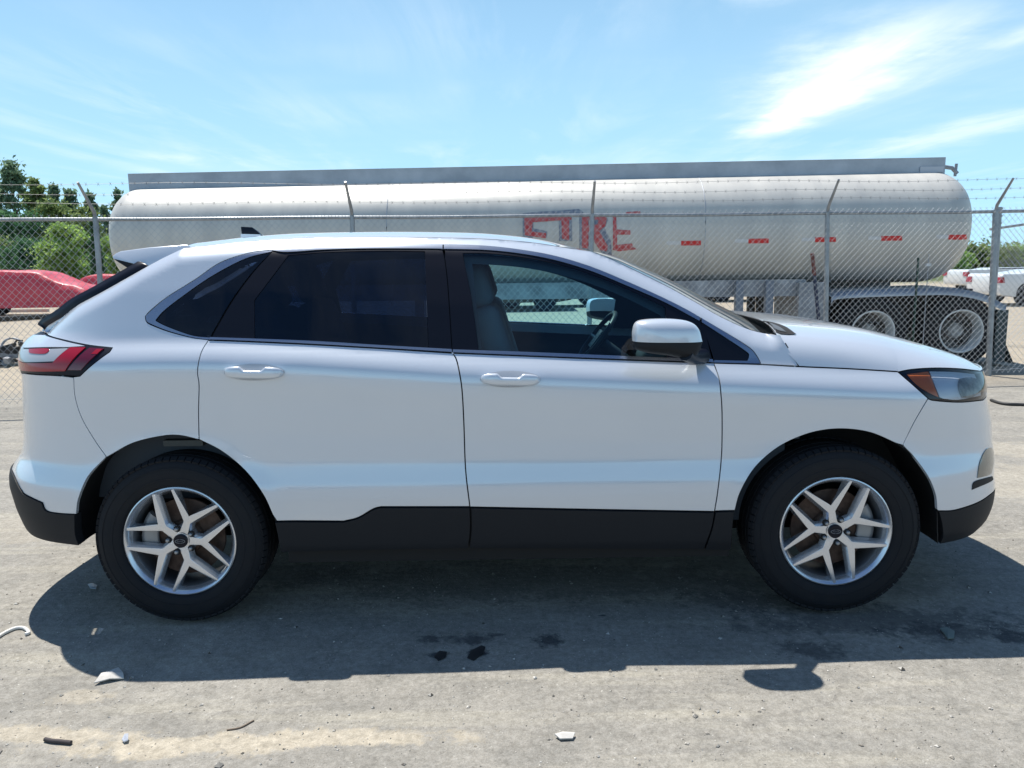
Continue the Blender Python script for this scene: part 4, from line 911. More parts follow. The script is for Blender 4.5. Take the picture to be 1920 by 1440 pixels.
MB().tube([(x, fy(x), .06+.02*math.sin(x*3)) for x in xr_], .003, 5).build('bottom_wire', WIRE, fence).location = FO
ml = MB(); pitch = .0785; u0_, u1_ = -9.4, 8.5; hz0, hz1 = .03, FH+.035
for sgn in (1, -1):
    c = u0_-(hz1-hz0) if sgn > 0 else u0_
    while c < (u1_ if sgn > 0 else u1_+(hz1-hz0)):
        pts = []
        for z in np.linspace(hz0, hz1, 7):
            x = c+sgn*(z-hz0)*.93
            if u0_ <= x <= u1_: pts.append((x, fy(x)-.03+sgn*.002, z))
        if len(pts) > 1: ml.tube(pts, .0018, 4, caps=False)
        c += pitch
ml.build('wire_mesh', WIRE, fence).location = FO
for k, f_ in enumerate((.30, .62, .95)):
    bw_ = MB(); P = [(x, fy(x)-.30*f_, FH+.06+.30*f_+.012*math.sin(1.9*x+k)*1.0) for x in np.linspace(-9, 8.6, 120)]; bw_.tube(P, .0017, 4)
    for x in np.arange(-9, 8.6, .125):
        c = np.array([x, fy(x)-.30*f_, FH+.06+.30*f_+.012*math.sin(1.9*x+k)]); bw_.tube([c+[-.012, .004, -.018], c+[.012, -.004, .018]], .0016, 3, caps=False); bw_.tube([c+[-.012, -.004, .018], c+[.012, .004, -.018]], .0016, 3, caps=False)
    bw_.build('barbed_wire', mat('wire_dull', (.30, .30, .30), .5, .6), fence).location = FO
# gate post with hinges beside the last post, and the rail running away from it
gp_ = empty('gate_post', tuple(atY(1852, 700, 10.9)*[1, 1, 0])); tag(gp_, 'short steel gate post with hinge collars just behind the rightmost fence post', 'post')
MB().tube([(0, 0, -.02), (-.03, 0, 2.22)], .038, 14).build('tube', GALV, gp_)
for zz in (2.2, 2.1, 2.0, 1.4, .8): MB().tube([(-.03*zz/2.2, 0, zz-.012), (-.03*zz/2.2, 0, zz+.012)], .048, 12).build('collar', GALV, gp_)
ff = empty('side_fence', tuple(atY(1870, 700, 14)*[1, 1, 0])); tag(ff, 'thin railed fence beyond the gate post at the right edge', 'fence')
o0 = np.array(ff.location); 
for (px, py, Yd) in ((1874, 424, 14), (1930, 418, 14)): pass
A_ = atY(1856, 430, 13.5)-o0; B_ = atY(1990, 411, 13.5)-o0
MB().tube([A_, B_], .022, 8).build('top_rail', GALV, ff)
for (px, pt_) in ((1875, 413), (1960, 405)):
    t_ = atY(px, pt_, 13.5)-o0; MB().tube([t_, (t_[0]+.03, t_[1], -.02)], .024, 8).build('post', GALV, ff)
m_ = MB(); L_ = B_[0]-A_[0]
for sgn in (1, -1):
    for c in np.arange(-2.0, L_+2.0, .0785*1.3):
        pts = [(A_[0]+c+sgn*z*.93, A_[1], z) for z in np.linspace(.05, 2.0, 6) if 0 <= c+sgn*z*.93 <= L_]
        if len(pts) > 1: m_.tube(pts, .002, 3, caps=False)
m_.build('wire_mesh', WIRE, ff)

# ================================================================== TANKER TRAILER
tk = empty('tanker_trailer', (.2, 12.4, 0), math.atan2(-.7, 12.6)); tag(tk, 'long dull aluminium tanker semitrailer with red painted letters, parked behind the fence', 'trailer')
ALU = mat('weathered_aluminium', (.62, .60, .55), .48, .12, noise=(.50, .49, .46), nscale=1.6)
_nt = ALU.node_tree; _mp = _nt.nodes.new('ShaderNodeMapping'); _mp.inputs['Scale'].default_value = (1.6, .5, .25); _tc = [n for n in _nt.nodes if n.type == 'TEX_COORD'][0]; _nn = [n for n in _nt.nodes if n.type == 'TEX_NOISE'][0]; _nt.links.new(_tc.outputs['Object'], _mp.inputs[0]); _nt.links.new(_mp.outputs[0], _nn.inputs['Vector']); _nn.inputs['Detail'].default_value = 8; ALU2 = mat('aluminium_sheet', (.46, .49, .53), .55, .5, noise=(.34, .37, .41), nscale=2)
DARKM = mat('dirty_chassis', (.030, .032, .034), .8, noise=(.07, .065, .06), nscale=5); FR = mat('grey_frame', (.42, .44, .47), .6, .3, noise=(.24, .25, .27), nscale=4)
Mt = Matrix.Translation((.2, 12.4, 0))@Matrix.Rotation(math.atan2(-.7, 12.6), 4, 'Z'); Mi = Mt.inverted()
def tw(P): P = np.asarray(P, float); return np.array([tuple(Mt@Vector(p)) for p in P.reshape(-1, 3)]).reshape(P.shape)
def tloc(px, py, y):   # point of the trailer's own frame at local depth y
    for Y in np.linspace(9, 16, 1): pass
    d = ray(px, py); o_ = np.array(Mi@Vector(CP)); dl = np.array(Mi.to_3x3()@Vector(d)); t = (y-o_[1])/dl[1]; return o_+dl*t
XL = tloc(200, 430, 0)[0]+.42; XR_ = tloc(1820, 400, 0)[0]-.28; HW = 1.20; ZC = 2.0; HH = .83
def tank(s, z):   # s along, angle-like height parameter z in [-1,1] on the near side
    s = np.asarray(s, float); z = np.asarray(z, float); s, z = np.broadcast_arrays(s, z); a = z*math.pi/2; n = 2.3
    k = np.ones_like(s)
    for e_, sg, D in ((XL, -1, .55), (XR_, 1, .62)):
        t = np.clip(((s-e_)*sg+D)/D, 0, .9995); k = k*(1-t**2.6)**(1/2.2)
    return np.stack([s, -HW*k*np.cos(a)**(2/n), ZC+HH*k*np.sign(np.sin(a))*np.abs(np.sin(a))**(2/n)*(1-.00*s)], -1)
ss = np.concatenate([XL+.0003+(1-np.cos(np.linspace(0, math.pi/2, 16)))*.6, np.linspace(XL+.65, XR_-.7, 30), XR_-.0003-(1-np.cos(np.linspace(math.pi/2, 0, 16)))*.65])
zz = np.sin(np.linspace(-math.pi/2, math.pi/2, 49)); A = np.linspace(-1, 1, 41); SS, AA = np.meshgrid(ss, A, indexing='ij'); Pn_ = tank(SS, AA); Pf = Pn_[:, 1:-1][:, ::-1].copy(); Pf[..., 1] *= -1
MB().grid(np.concatenate([Pn_, Pf], 1), closed=True, flip=True).build('tank', ALU, tk)
tworld = lambda s, z: tw(tank(s, z))
def TP(*segs): return pix2surf(tworld, path(*segs), (XL+.02, XR_-.02), (-.9, .95))
# weld seams
for px in (730, 1317):
    x = tloc(px, 360, -.9)[0]; a = np.linspace(-.75, .93, 24); P = tank(np.full(24, x), a); MB().tube(P, .006, 5).build('weld_seam', ALU2, tk)
# spill rail box along the top
c0 = tloc(240, 326, -.5); c1 = tloc(1773, 295, -.5); cm = tloc(1000, 340, -.5); zb0 = tloc(240, 355, -.5)[2]; zb1 = tloc(1773, 325, -.5)[2]
m = MB(); 
for y in (-.5, .5):
    m.add([(c0[0], y-.008, zb0-.08), (c1[0], y-.008, zb1-.08), (c1[0], y-.008, c1[2]), (c0[0], y-.008, c0[2])], [(0, 1, 2, 3)]); m.add([(c0[0], y+.008, zb0-.08), (c1[0], y+.008, zb1-.08), (c1[0], y+.008, c1[2]), (c0[0], y+.008, c0[2])], [(3, 2, 1, 0)])
    m.add([(c0[0], y-.02, c0[2]), (c1[0], y-.02, c1[2]), (c1[0], y+.02, c1[2]), (c0[0], y+.02, c0[2])], [(0, 1, 2, 3)])
for x, zb2_, zt2 in ((c0[0], zb0, c0[2]), (c1[0], zb1, c1[2])): m.add([(x, -.5, zb2_-.1), (x, .5, zb2_-.1), (x, .5, zt2), (x, -.5, zt2)], [(0, 1, 2, 3)])
m.build('spill_rail', ALU2, tk)
o = MB().box((c1[0]-.36, -.53, c1[2]-.21), (c1[0]-.03, -.511, c1[2]-.13)).build('placard', mat('grey_placard', (.50, .52, .56), .5), tk)
v_ = tloc(1785, 315, -.3); MB().tube([v_+[-.12, 0, .02], v_+[0, 0, .0], v_+[.08, 0, -.08]], .03, 8).tube([v_+[.06, 0, .06], v_+[.05, 0, -.12]], .022, 8).build('vent_valve', FR, tk)
# lettering painted on the tank: the word FIRE
REDPT = mat('red_spray_paint', (.46, .03, .04), .6, noise=(.55, .19, .18), nscale=26); BLUEPT = mat('grey_blue_paint', (.13, .16, .23), .6, noise=(.33, .35, .38), nscale=22)
def letter(name, polys, m, off):
    mb = MB()
    for p in polys:
        q = pix2surf(tworld, np.array(p, float), (XL+.02, XR_-.02), (-.9, .95)); patch(tank, q, off=off, inset=0, depth=.002, gs=.12, gz=.04, mb=mb, skirt=False)
    return mb.build(name, m, tk)
letter('painted_letter', [[(980, 400), (1012, 397), (1050, 395), (1085, 392), (1094, 398), (1090, 404), (1040, 408), (1000, 410), (1000, 428), (1026, 434), (1026, 446), (1000, 443), (998, 452), (980, 447)]], BLUEPT, .004)
letter('painted_letter', [[(983, 404), (1070, 402), (1072, 412), (999, 417), (997, 434), (1024, 437), (1024, 447), (984, 441)]], REDPT, .008)
letter('painted_letter', [[(1048, 402), (1072, 402), (1073, 452), (1048, 452)]], BLUEPT, .005)
letter('painted_letter', [[(1052, 404), (1067, 404), (1067, 451), (1054, 447)]], REDPT, .009)
letter('painted_letter', [[(1086, 402), (1104, 401), (1106, 470), (1086, 466)], [(1110, 402), (1130, 400), (1140, 412), (1134, 428), (1146, 452), (1147, 480), (1128, 474), (1112, 446)]], BLUEPT, .004)
letter('painted_letter', [[(1091, 404), (1103, 403), (1103, 466), (1091, 464)], [(1103, 403), (1128, 401), (1138, 409), (1135, 424), (1124, 433), (1140, 462), (1137, 471), (1124, 468), (1106, 438), (1103, 432), (1103, 422), (1120, 421), (1122, 412), (1103, 413)]], REDPT, .009)
letter('painted_letter', [[(1149, 402), (1155, 402), (1156, 430), (1182, 432), (1182, 440), (1157, 440), (1157, 459), (1185, 456), (1187, 463), (1194, 467), (1160, 471), (1149, 468)]], REDPT, .009)
letter('painted_letter', [[(1173, 398), (1200, 396), (1201, 402), (1175, 403)]], REDPT, .006)
# reflective strips
RW = mat('reflective_white', (.62, .63, .64), .35); RR = mat('reflective_red', (.62, .02, .02), .35)
for (a, b_, c, y0_) in ((1250, 1277, 1314, 456), (1378, 1403, 1441, 452), (1503, 1528, 1567, 449.5), (1628, 1652, 1691, 447), (1756, 1778, 1812, 444.5)):
    for (p, q, mm_, nm) in ((a, b_, RW, 'white_reflector'), (b_, c, RR, 'red_reflector')):
        hh = 3.2 if mm_ is RW else 4.4; sl_ = -.012
        qq = pix2surf(tworld, np.array([(p, y0_+hh), (q, y0_+hh-.6), (q, y0_-hh-.6), (p, y0_-hh)], float), (XL+.02, XR_-.02), (-.9, .95)); patch(tank, qq, off=.005, inset=0, gs=.1, gz=.03, depth=.004).build(nm, mm_, tk)
# running gear, all in the trailer's own frame; near side at y = -1.2
fa = tloc(925, 537, -.9); fb_ = tloc(1510, 533, -.9); zf0 = tloc(1400, 533, -.9)[2]; zf1 = tloc(1400, 556, -.9)[2]
MB().box((XL+.9, -.92, zf1), (fb_[0], -.60, zf0+.06)).build('frame_rail', FR, tk); MB().box((XL+.9, .60, zf1), (XR_-.6, .92, zf0+.06)).build('frame_rail', FR, tk)
for px in (1385, 1441):
    x = tloc(px, 560, -1.0)[0]; MB().box((x-.055, -1.06, zf0-.52 if False else tloc(px, 612, -1.0)[2]), (x+.055, -.95, zf0+.05)).build('support_leg', mat('blue_grey_steel', (.20, .23, .28), .6, .4), tk)
for px in (1330, 1408, 1425): 
    x = tloc(px, 560, .3)[0]; MB().box((x-.05, .25, .35), (x+.06, .37, zf1)).build('cross_strut', DARKM, tk)
xa, xb = tloc(1500, 560, -1.1)[0], tloc(1555, 560, -1.1)[0]
MB().box((xa, -1.05, .55), (xb, .2, zf0+.02)).build('tool_box', FR, tk)
RIMW = mat('dirty_white_rim', (.74, .74, .72), .5, 0, noise=(.60, .59, .57), nscale=9); RIMD = mat('grimy_disc', (.07, .07, .07), .7, 0, noise=(.20, .19, .18), nscale=12); RIMH = mat('grey_hub', (.40, .40, .39), .5, 0, noise=(.22, .21, .20), nscale=12)
w1 = tloc(1636, 622, -1.15); w2 = tloc(1801, 627, -1.15); RT_ = .51; zw = RT_-.01
x0f = tloc(1558, 560, -1.2)[0]; x1f = tloc(1885, 580, -1.2)[0]; zft = tloc(1700, 541, -1.2)[2]
pf = [(x0f, zft-.10), (x0f+.15, zft-.03), ((x0f+x1f)/2, zft), (x1f-.75, zft-.005), (x1f-.35, zft-.08), (x1f, zft-.25)]; pc = crs(pf, 6)
m = MB(); m.grid(np.array([[(x, -1.22, z-.10), (x, -1.22, z), (x, -.55, z+.02)] for x, z in pc])); m.build('fender', ALU2, tk)
MB().box((x0f, -.55, .42), (x1f-.12, .55, zft-.04)).build('suspension_frame', DARKM, tk)
for x in (w1[0], w2[0]):
    MB().tube([(x, -1.0, zw), (x, 1.0, zw)], .07, 10).build('axle', DARKM, tk)
    for sy in (-1, 1):
        w = empty('wheel', (x, sy*.93, zw), 0 if sy < 0 else math.pi, tk)
        MB().lathe([(.30, .24), (.44, .26), (.50, .22), (RT_, .14), (RT_, -.16), (.49, -.21), (.42, -.235), (.33, -.23), (.302, -.215)], n=64, sharp=50).build('tyre', RUBBER, w)
        rw_ = MB().lathe([(.302, .24), (.302, -.215), (.31, -.235), (.298, -.24), (.283, -.225), (.266, -.10), (.262, -.02)][::-1], n=48, sharp=30).build('rim', RIMW, w)
        MB().lathe([(.262, -.02), (.262, .02), (.20, .04), (.11, .035)][::-1], n=48, sharp=30).build('wheel_disc', RIMD, w); MB().lathe([(.11, .035), (.11, -.08), (.085, -.11), (.0001, -.11)][::-1], n=32, sharp=30).build('hub', RIMH, w)
        for k in range(10):
            a = 2*math.pi*k/10; MB().tube([(.165*math.cos(a), .04, .165*math.sin(a)), (.165*math.cos(a), -.0, .165*math.sin(a))], .018, 6).build('lug_nut', DARKM, w)
        for k in range(5):
            a = 2*math.pi*k/5+.3; MB().tube([(.21*math.cos(a), .02, .21*math.sin(a)), (.21*math.cos(a), .025, .21*math.sin(a)), (.24*math.cos(a), .03, .24*math.sin(a))], .035, 8).build('hand_hole', DARKM, w)
f0_ = tloc(1885, 580, -1.1); f1_ = tloc(1893, 680, -1.1)
MB().grid(np.array([[(f0_[0]-.10, -1.2, f0_[2]), (f0_[0]-.10, -.6, f0_[2])], [(f0_[0]-.06, -1.2, (f0_[2]+f1_[2])/2), (f0_[0]-.06, -.6, (f0_[2]+f1_[2])/2)], [(f1_[0]-.02, -1.24, f1_[2]), (f1_[0]-.02, -.6, f1_[2])]])).build('mud_flap', mat('teal_black_rubber', (.035, .055, .06), .6), tk)
MB().box((f0_[0]-.16, -1.22, f1_[2]+.02), (f0_[0]-.02, -1.19, f0_[2])).build('flap_bracket', mat('dark_teal', (.04, .065, .07), .6), tk)
# kingpin leg further forward so that it stands
for y in (-.8, .8): MB().box((-1.6, y-.06, 0.0), (-1.48, y+.06, zf1)).build('landing_leg', FR, tk)
# loose poles in front of the trailer
p0 = atY(1523, 475, 10.75); p1 = atY(1537, 620, 10.75); lp = empty('leaning_pole', (p1[0]+.02, 10.75, 0)); tag(lp, 'rusty red and dark blue pole leaning beside the trailer toolbox', 'pole'); lo_ = np.array(lp.location)
d_ = (p1-p0)/abs(p1[2]-p0[2]); pm = p0+d_*.30; pe = p0+d_*p0[2]
MB().tube([p0-lo_, pm-lo_], .028, 8).build('rusty_top', mat('rust_red', (.16, .045, .035), .7), lp); MB().tube([pm-lo_, pe-lo_], .026, 8).build('shaft', mat('dark_blue_paint', (.02, .03, .07), .5), lp)
p0 = atY(1722, 483, 10.7); tag(MB().tube([p0, (p0[0], 10.7, .0)], .016, 6).build('green_stake', mat('stake_green', (.015, .05, .035), .6)), 'thin dark green stake standing before the trailer wheels', 'stake')
p0 = atY(1742, 476, 10.8); pr = empty('thin_rod', (p0[0], 10.8, 0)); tag(pr, 'thin pale rod with a small white cap near the rear of the tank', 'rod'); MB().tube([(0, 0, 0), (0, 0, p0[2])], .006, 5).build('shaft', FR, pr); MB().box((-.03, -.02, p0[2]-.17), (.03, .02, p0[2]-.13)).build('cap', RW, pr)

# ================================================================== simple vehicles far away
GLB = mat('dark_car_glass', (.02, .025, .03), .08, 0, .5)
def simple_car(name, loc, rz, paint, label, kind='suv', group=None, cat='car', rear_left=True, L=4.6, H=1.65):
    c = empty(name, loc, rz); tag(c, label, cat, group); h = H
    lo_p = [(-L/2, .45), (-L/2+.02, .95), (-L/2+.10, 1.0), (L/2-1.3, .98), (L/2-.15, .82), (L/2, .60), (L/2-.03, .35), (L/2-.5, .28), (-L/2+.5, .28), (-L/2+.05, .34)]
    if kind == 'sedan': up = [(-L/2+.55, .98), (-L/2+1.15, h-.06), (-L/2+1.5, h), (L/2-2.1, h), (L/2-1.8, h-.05), (L/2-1.05, .95)]
    else: up = [(-L/2+.05, .98), (-L/2+.35, h-.05), (-L/2+.6, h), (L/2-2.2, h), (L/2-1.95, h-.05), (L/2-1.15, .95)]
    b = prism('body', lo_p, -.9, .9, paint, c, n=3, bevel=.05)
    r = prism('roof', [(x, z) for x, z in up], -.70, .70, paint, c, n=3, bevel=.05)
    cx_ = np.mean([p[0] for p in up]); g = [(cx_+(x-cx_)*.93, .97+(z-.97)*.82) for x, z in up]; prism('window', g, -.735, .735, GLB, c, n=3, bevel=.01)
    for x in (-L/2+.9, L/2-.9):
        for s_ in (-1, 1):
            w = empty('wheel', (x, s_*.80, .34), 0 if s_ < 0 else math.pi, c); MB().lathe([(.22, .12), (.31, .12), (.34, .09), (.34, -.08), (.31, -.115), (.22, -.11)], n=28).build('tyre', RUBBER, w); MB().lathe([(.0001, -.06), (.10, -.08), (.20, -.085), (.225, -.11), (.225, .1)], n=20, sharp=50).build('rim', ALLOY, w)
            MB().lathe([(.38, -.105), (.0001, -.10)], n=24, c=(x, s_*.80, .36)).build('wheel_arch', BLACK, c) if s_ < 0 else None
    for s_ in (-1, 1):
        prism('tail_light', [(-L/2-.012, .72), (-L/2+.14, .72), (-L/2+.10, .90), (-L/2-.0, .90)], s_*.62, s_*.915, REDP, c, n=2)
        prism('headlight', [(L/2-.28, .66), (L/2+.0, .62), (L/2-.06, .74), (L/2-.30, .80)], s_*.55, s_*.912, CHR, c, n=2)
    return c
WP = mat('far_white_paint', (.68, .69, .70), .3, 0, .6); BP = mat('far_black_paint', (.02, .022, .026), .25, 0, .6); BLP = mat('far_blue_paint', (.03, .05, .09), .25, 0, .6); SP_ = mat('far_silver_paint', (.35, .36, .38), .3, .5, .5)
p = atZ(1868, 574); q = simple_car('parked_car', (p[0]+2.3, p[1]+.8, 0), 0, WP, 'white sedan seen tail first past the trailer mud flap at the right edge', 'sedan', H=1.12)
p = atY(1790, 515, 34); simple_car('parked_car', (p[0]+2.3, 34, 0), 0, WP, 'white sedan farther off, just left of the gate post', 'sedan', H=1.06)
p = atY(1930, 515, 40); simple_car('parked_car', (p[0]+2.0, 40, 0), .3, SP_, 'silver car farthest away behind the white sedans', 'sedan', H=1.15)
for (px, Yd, pm_, lb) in ((975, 26, BP, 'black SUV parked far behind the trailer, left of the two'), (1062, 28, BLP, 'dark blue SUV parked far behind the trailer, right of the two')):
    p = atY(px, 570, Yd); simple_car('parked_suv', (p[0]-.6, Yd, 0), 0, pm_, lb)
for i_, (px, Yd, lb) in enumerate(((1360, 30, 'dark pickup sized car seen under the tank between the support legs'),)):
    p = atY(px, 570, Yd); simple_car('parked_suv', (p[0]+1, Yd, 0), 0, BP, lb)
# cars under red tarps
TARP = mat('red_tarp', (.50, .030, .05), .45, 0, .15, noise=(.58, .05, .08), nscale=3, bump=(2.2, .5, .08))
def tarp_car(prof_px, Yd, wd, label):
    P = np.array([atY(x, y, Yd)[[0, 2]] for x, y in prof_px]); c = np.array([P[:, 0].mean(), 0]); rt_ = empty('covered_car', (c[0], Yd, 0)); tag(rt_, label, 'covered car')
    n = 22; pc = crs(np.concatenate([P]), 5)-[c[0], 0]; ys = np.linspace(0, wd, n); G = []
    for k, y in enumerate(ys):
        t = 2*y/wd-1; e = (1-abs(t)**5)**.35 if abs(t) < 1 else 0; e = .82+.18*e
        top = pc[:, 1]; G.append([(x, y+.03*math.sin(3*x+z*5), z*e+.010*math.sin(5*x+3*y)+.004*math.sin(15*x-5*y)) for x, z in pc])
    G = np.array(G); 
    # side skirts hang down
    zs = [.32]; near = G[0].copy(); rows_ = []
    for f in (0., .25, .5, .75): r_ = near.copy(); r_[:, 2] = .30+(near[:, 2]-.30)*f; r_[:, 1] = near[:, 1]-.10+.05*f+.03*np.sin(9*near[:, 0]+f*3); rows_.append(r_)
    farr = []
    for f in (.75, .5, .25, 0.): r_ = G[-1].copy(); r_[:, 2] = .30+(r_[:, 2]-.30)*f; r_[:, 1] += .05; farr.append(r_)
    GG = np.concatenate([np.array(rows_), G, np.array(farr)]); m = MB(); m.grid(GG)
    for col_ in (0, -1): ring_ = GG[:, col_]; m.add(list(ring_)+[(ring_[0][0], wd/2, .3)], [tuple(range(len(ring_)+1))])
    m.build('tarp', TARP, rt_); x0, x1 = pc[:, 0].min(), pc[:, 0].max()
    for x in (x0+.75, x1-.75):
        for y in (.25, wd-.25): MB().lathe([(.18, .1), (.30, .1), (.32, .07), (.32, -.07), (.30, -.1), (.18, -.1), (.0001, -.06)], n=24, c=(x, y, .32)).build('wheel', RUBBER, rt_)
tarp_car([(-95, 560), (-85, 530), (-60, 512), (-20, 507), (30, 507), (62, 510), (84, 519), (112, 530), (140, 536), (156, 542), (166, 552), (170, 575)], 26.3, 1.75, 'low car under a red tarp behind the fence at the left edge')
tarp_car([(138, 552), (143, 530), (150, 519), (166, 515), (195, 514), (240, 513), (290, 513), (330, 520), (350, 535), (355, 560)], 31.5, 1.75, 'second red covered car farther back, partly hidden by the SUV')
# pipe and debris beyond the fence at left
p0, p1 = atZ(-40, 606), atZ(92, 598); tag(MB().tube([(p0[0], p0[1], .09), (p1[0], p1[1], .09)], .09, 10).build('kerb_pipe', mat('dark_pipe', (.05, .045, .04), .8)), 'long dark pipe lying on the gravel before the covered cars', 'pipe')
p0, p1 = atZ(-20, 586), atZ(84, 585); tag(MB().box((p0[0], p0[1], 0), (p1[0], p1[1]+.3, .10)).build('pale_board', mat('pale_board', (.52, .49, .43), .8)), 'pale flat board lying under the red covered car', 'board')
dbs = empty('scrap_pile', tuple(atZ(15, 685))); tag(dbs, 'dark tangle of scrap car parts on the gravel at the left edge', 'scrap pile')
for k in range(9):
    a = RNG.uniform(0, 6.28); c = np.array([RNG.uniform(-.5, .28), RNG.uniform(-.2, .3), RNG.uniform(.05, .28)]); MB().obb(c, [(math.cos(a), math.sin(a), RNG.uniform(-.5, .5)), (-math.sin(a), math.cos(a), .2), (0, -.2, 1)], (RNG.uniform(.15, .32), RNG.uniform(.03, .12), RNG.uniform(.012, .05))).build('scrap_piece', DARKM if k % 3 else FR, dbs)
MB().tube(np.array([(.05+.2*math.cos(t), .1, .24+.2*math.sin(t)) for t in np.linspace(0, 5.5, 20)]), .018, 6).build('bent_tube', FR, dbs); MB().tube([(.0, 0, .2), (.2, 0, .42), (.26, .05, .40)], .015, 6).build('bent_tube', DARKM, dbs)
# far fence at left, seen through the near one
f2 = empty('far_fence', (-22, 44, 0)); tag(f2, 'low grey chain link fence far behind the red covered cars', 'fence')
zr = 1.62
MB().tube([(-14, 0, zr), (14, -1.5, zr-.06)], .03, 8).build('top_rail', GALV, f2)
for x in np.arange(-13, 14, 3.05): MB().tube([(x, -.75-x*.0535, 0), (x, -.75-x*.0535, zr+.02)], .04, 8).build('post', GALV, f2)
m = MB()
for sgn in (1, -1):
    for c in np.arange(-16, 16, .16):
        pts = [(c+sgn*z, -.75-(c+sgn*z)*.0535, z) for z in (0.02, .8, 1.6) if -14 <= c+sgn*z <= 14]
        if len(pts) > 1: m.tube(pts, .006, 3, caps=False)
m.build('wire_mesh', WIRE, f2)

# ================================================================== TREES
def leafmat(name, a, b, c): 
    m = rand_mat(name, [a, b, c, b], .75); nt = m.node_tree; pb = nt.nodes['Principled BSDF']; out = [n for n in nt.nodes if n.type == 'OUTPUT_MATERIAL'][0]
    tr = nt.nodes.new('ShaderNodeBsdfTranslucent'); mx = nt.nodes.new('ShaderNodeMixShader'); mx.inputs[0].default_value = .45
    rr = [n for n in nt.nodes if n.type == 'VALTORGB'][0]; nt.links.new(rr.outputs[0], tr.inputs[0]); nt.links.new(pb.outputs[0], mx.inputs[1]); nt.links.new(tr.outputs[0], mx.inputs[2]); nt.links.new(mx.outputs[0], out.inputs[0]); return m
LM = {'pine': leafmat('pine_needles', (.12, .21, .14), (.18, .28, .18), (.26, .34, .19)), 'olive': leafmat('olive_leaves', (.19, .26, .09), (.27, .34, .12), (.12, .19, .08)),
      'bright': leafmat('bright_leaves', (.30, .46, .12), (.44, .60, .18), (.18, .31, .09)), 'dark': leafmat('cedar_leaves', (.05, .14, .065), (.08, .19, .09), (.11, .21, .09))}
BARK = mat('bark', (.09, .07, .055), .9, noise=(.14, .11, .09), nscale=6)
def tree(name, px, top, wpx, D, kind, label, shape='round', base=0., n=5200, leaf=.17, group=None):
    P = atY(px, top, D); h = P[2]; w = wpx/F*D; t = empty(name, (P[0], D, 0)); tag(t, label, 'tree' if 'shrub' not in name else 'shrub', group)
    lean = RNG.uniform(-.02, .02)*h; MB().tube([(0, 0, -.1), (lean*.4, 0, h*.45), (lean, 0, h*.93)], [max(.05, .022*h), .014*h, .01], 8).build('trunk', BARK, t)
    cl = []; K = {'round': 44, 'pine': 46, 'cone': 34}[shape]; n = int(n*1.7)
    for k in range(K):
        f = k/(K-1)
        if shape == 'cone': z = h*(.06+.92*f); r = w/2*(1.05-f)*RNG.uniform(.3, .8); s = w*.22*(1.2-f)
        elif shape == 'pine': z = h*(.38+.60*f); r = w/2*math.sin(math.pi*(.18+.8*f))*RNG.uniform(.2, 1.0); s = w*.085*RNG.uniform(.6, 1.7)
        else: z = h*(.12+.80*RNG.uniform(0, 1)**.9); r = w/2*math.sqrt(max(0, 1-((z/h-.5)/.52)**2))*RNG.uniform(.3, .95); s = w*.14*RNG.uniform(.6, 1.8)
        a = RNG.uniform(0, 6.283); cl.append((r*math.cos(a)+lean*z/h, r*math.sin(a), z, s))
    lb = MB()
    for (x, y, z, s) in cl[::3]: lb.tube([(lean*z/h*.8, 0, z*.82), (x*.6, y*.6, z*.94), (x, y, z)], [.010*h*.6, .006*h*.6, .004*h*.6], 5, caps=False)
    lb.build('limbs', BARK, t)
    ci = RNG.integers(0, len(cl), n); C = np.array(cl)[ci]; d = RNG.normal(size=(n, 3)); d /= np.linalg.norm(d, axis=1, keepdims=True); rad = np.abs(RNG.normal(0, .75, n))+.15
    pos = C[:, :3]+d*(C[:, 3:4]*rad[:, None])*[1, 1, .75]; sz_ = leaf*RNG.uniform(.5, 1.3, n)*(D/50)
    u = RNG.normal(size=(n, 3)); u /= np.linalg.norm(u, axis=1, keepdims=True); v = np.cross(u, RNG.normal(size=(n, 3))); v /= np.linalg.norm(v, axis=1, keepdims=True); el_ = 1.6 if shape != 'round' else 1.2
    V = np.stack([pos-u*sz_[:, None]*el_/2, pos+v*sz_[:, None]*.38, pos+u*sz_[:, None]*el_/2, pos-v*sz_[:, None]*.38], 1).reshape(-1, 3); V = V[:, :]; V[:, 2] = np.maximum(V[:, 2], base)
    me = bpy.data.meshes.new('crown'); me.from_pydata(V.tolist(), [], [(4*i, 4*i+1, 4*i+2, 4*i+3) for i in range(n)]); me.materials.append(LM[kind]); o = bpy.data.objects.new('crown', me); COL.objects.link(o); o.parent = t
    return t
G1 = 'trees beyond the yard at the left'
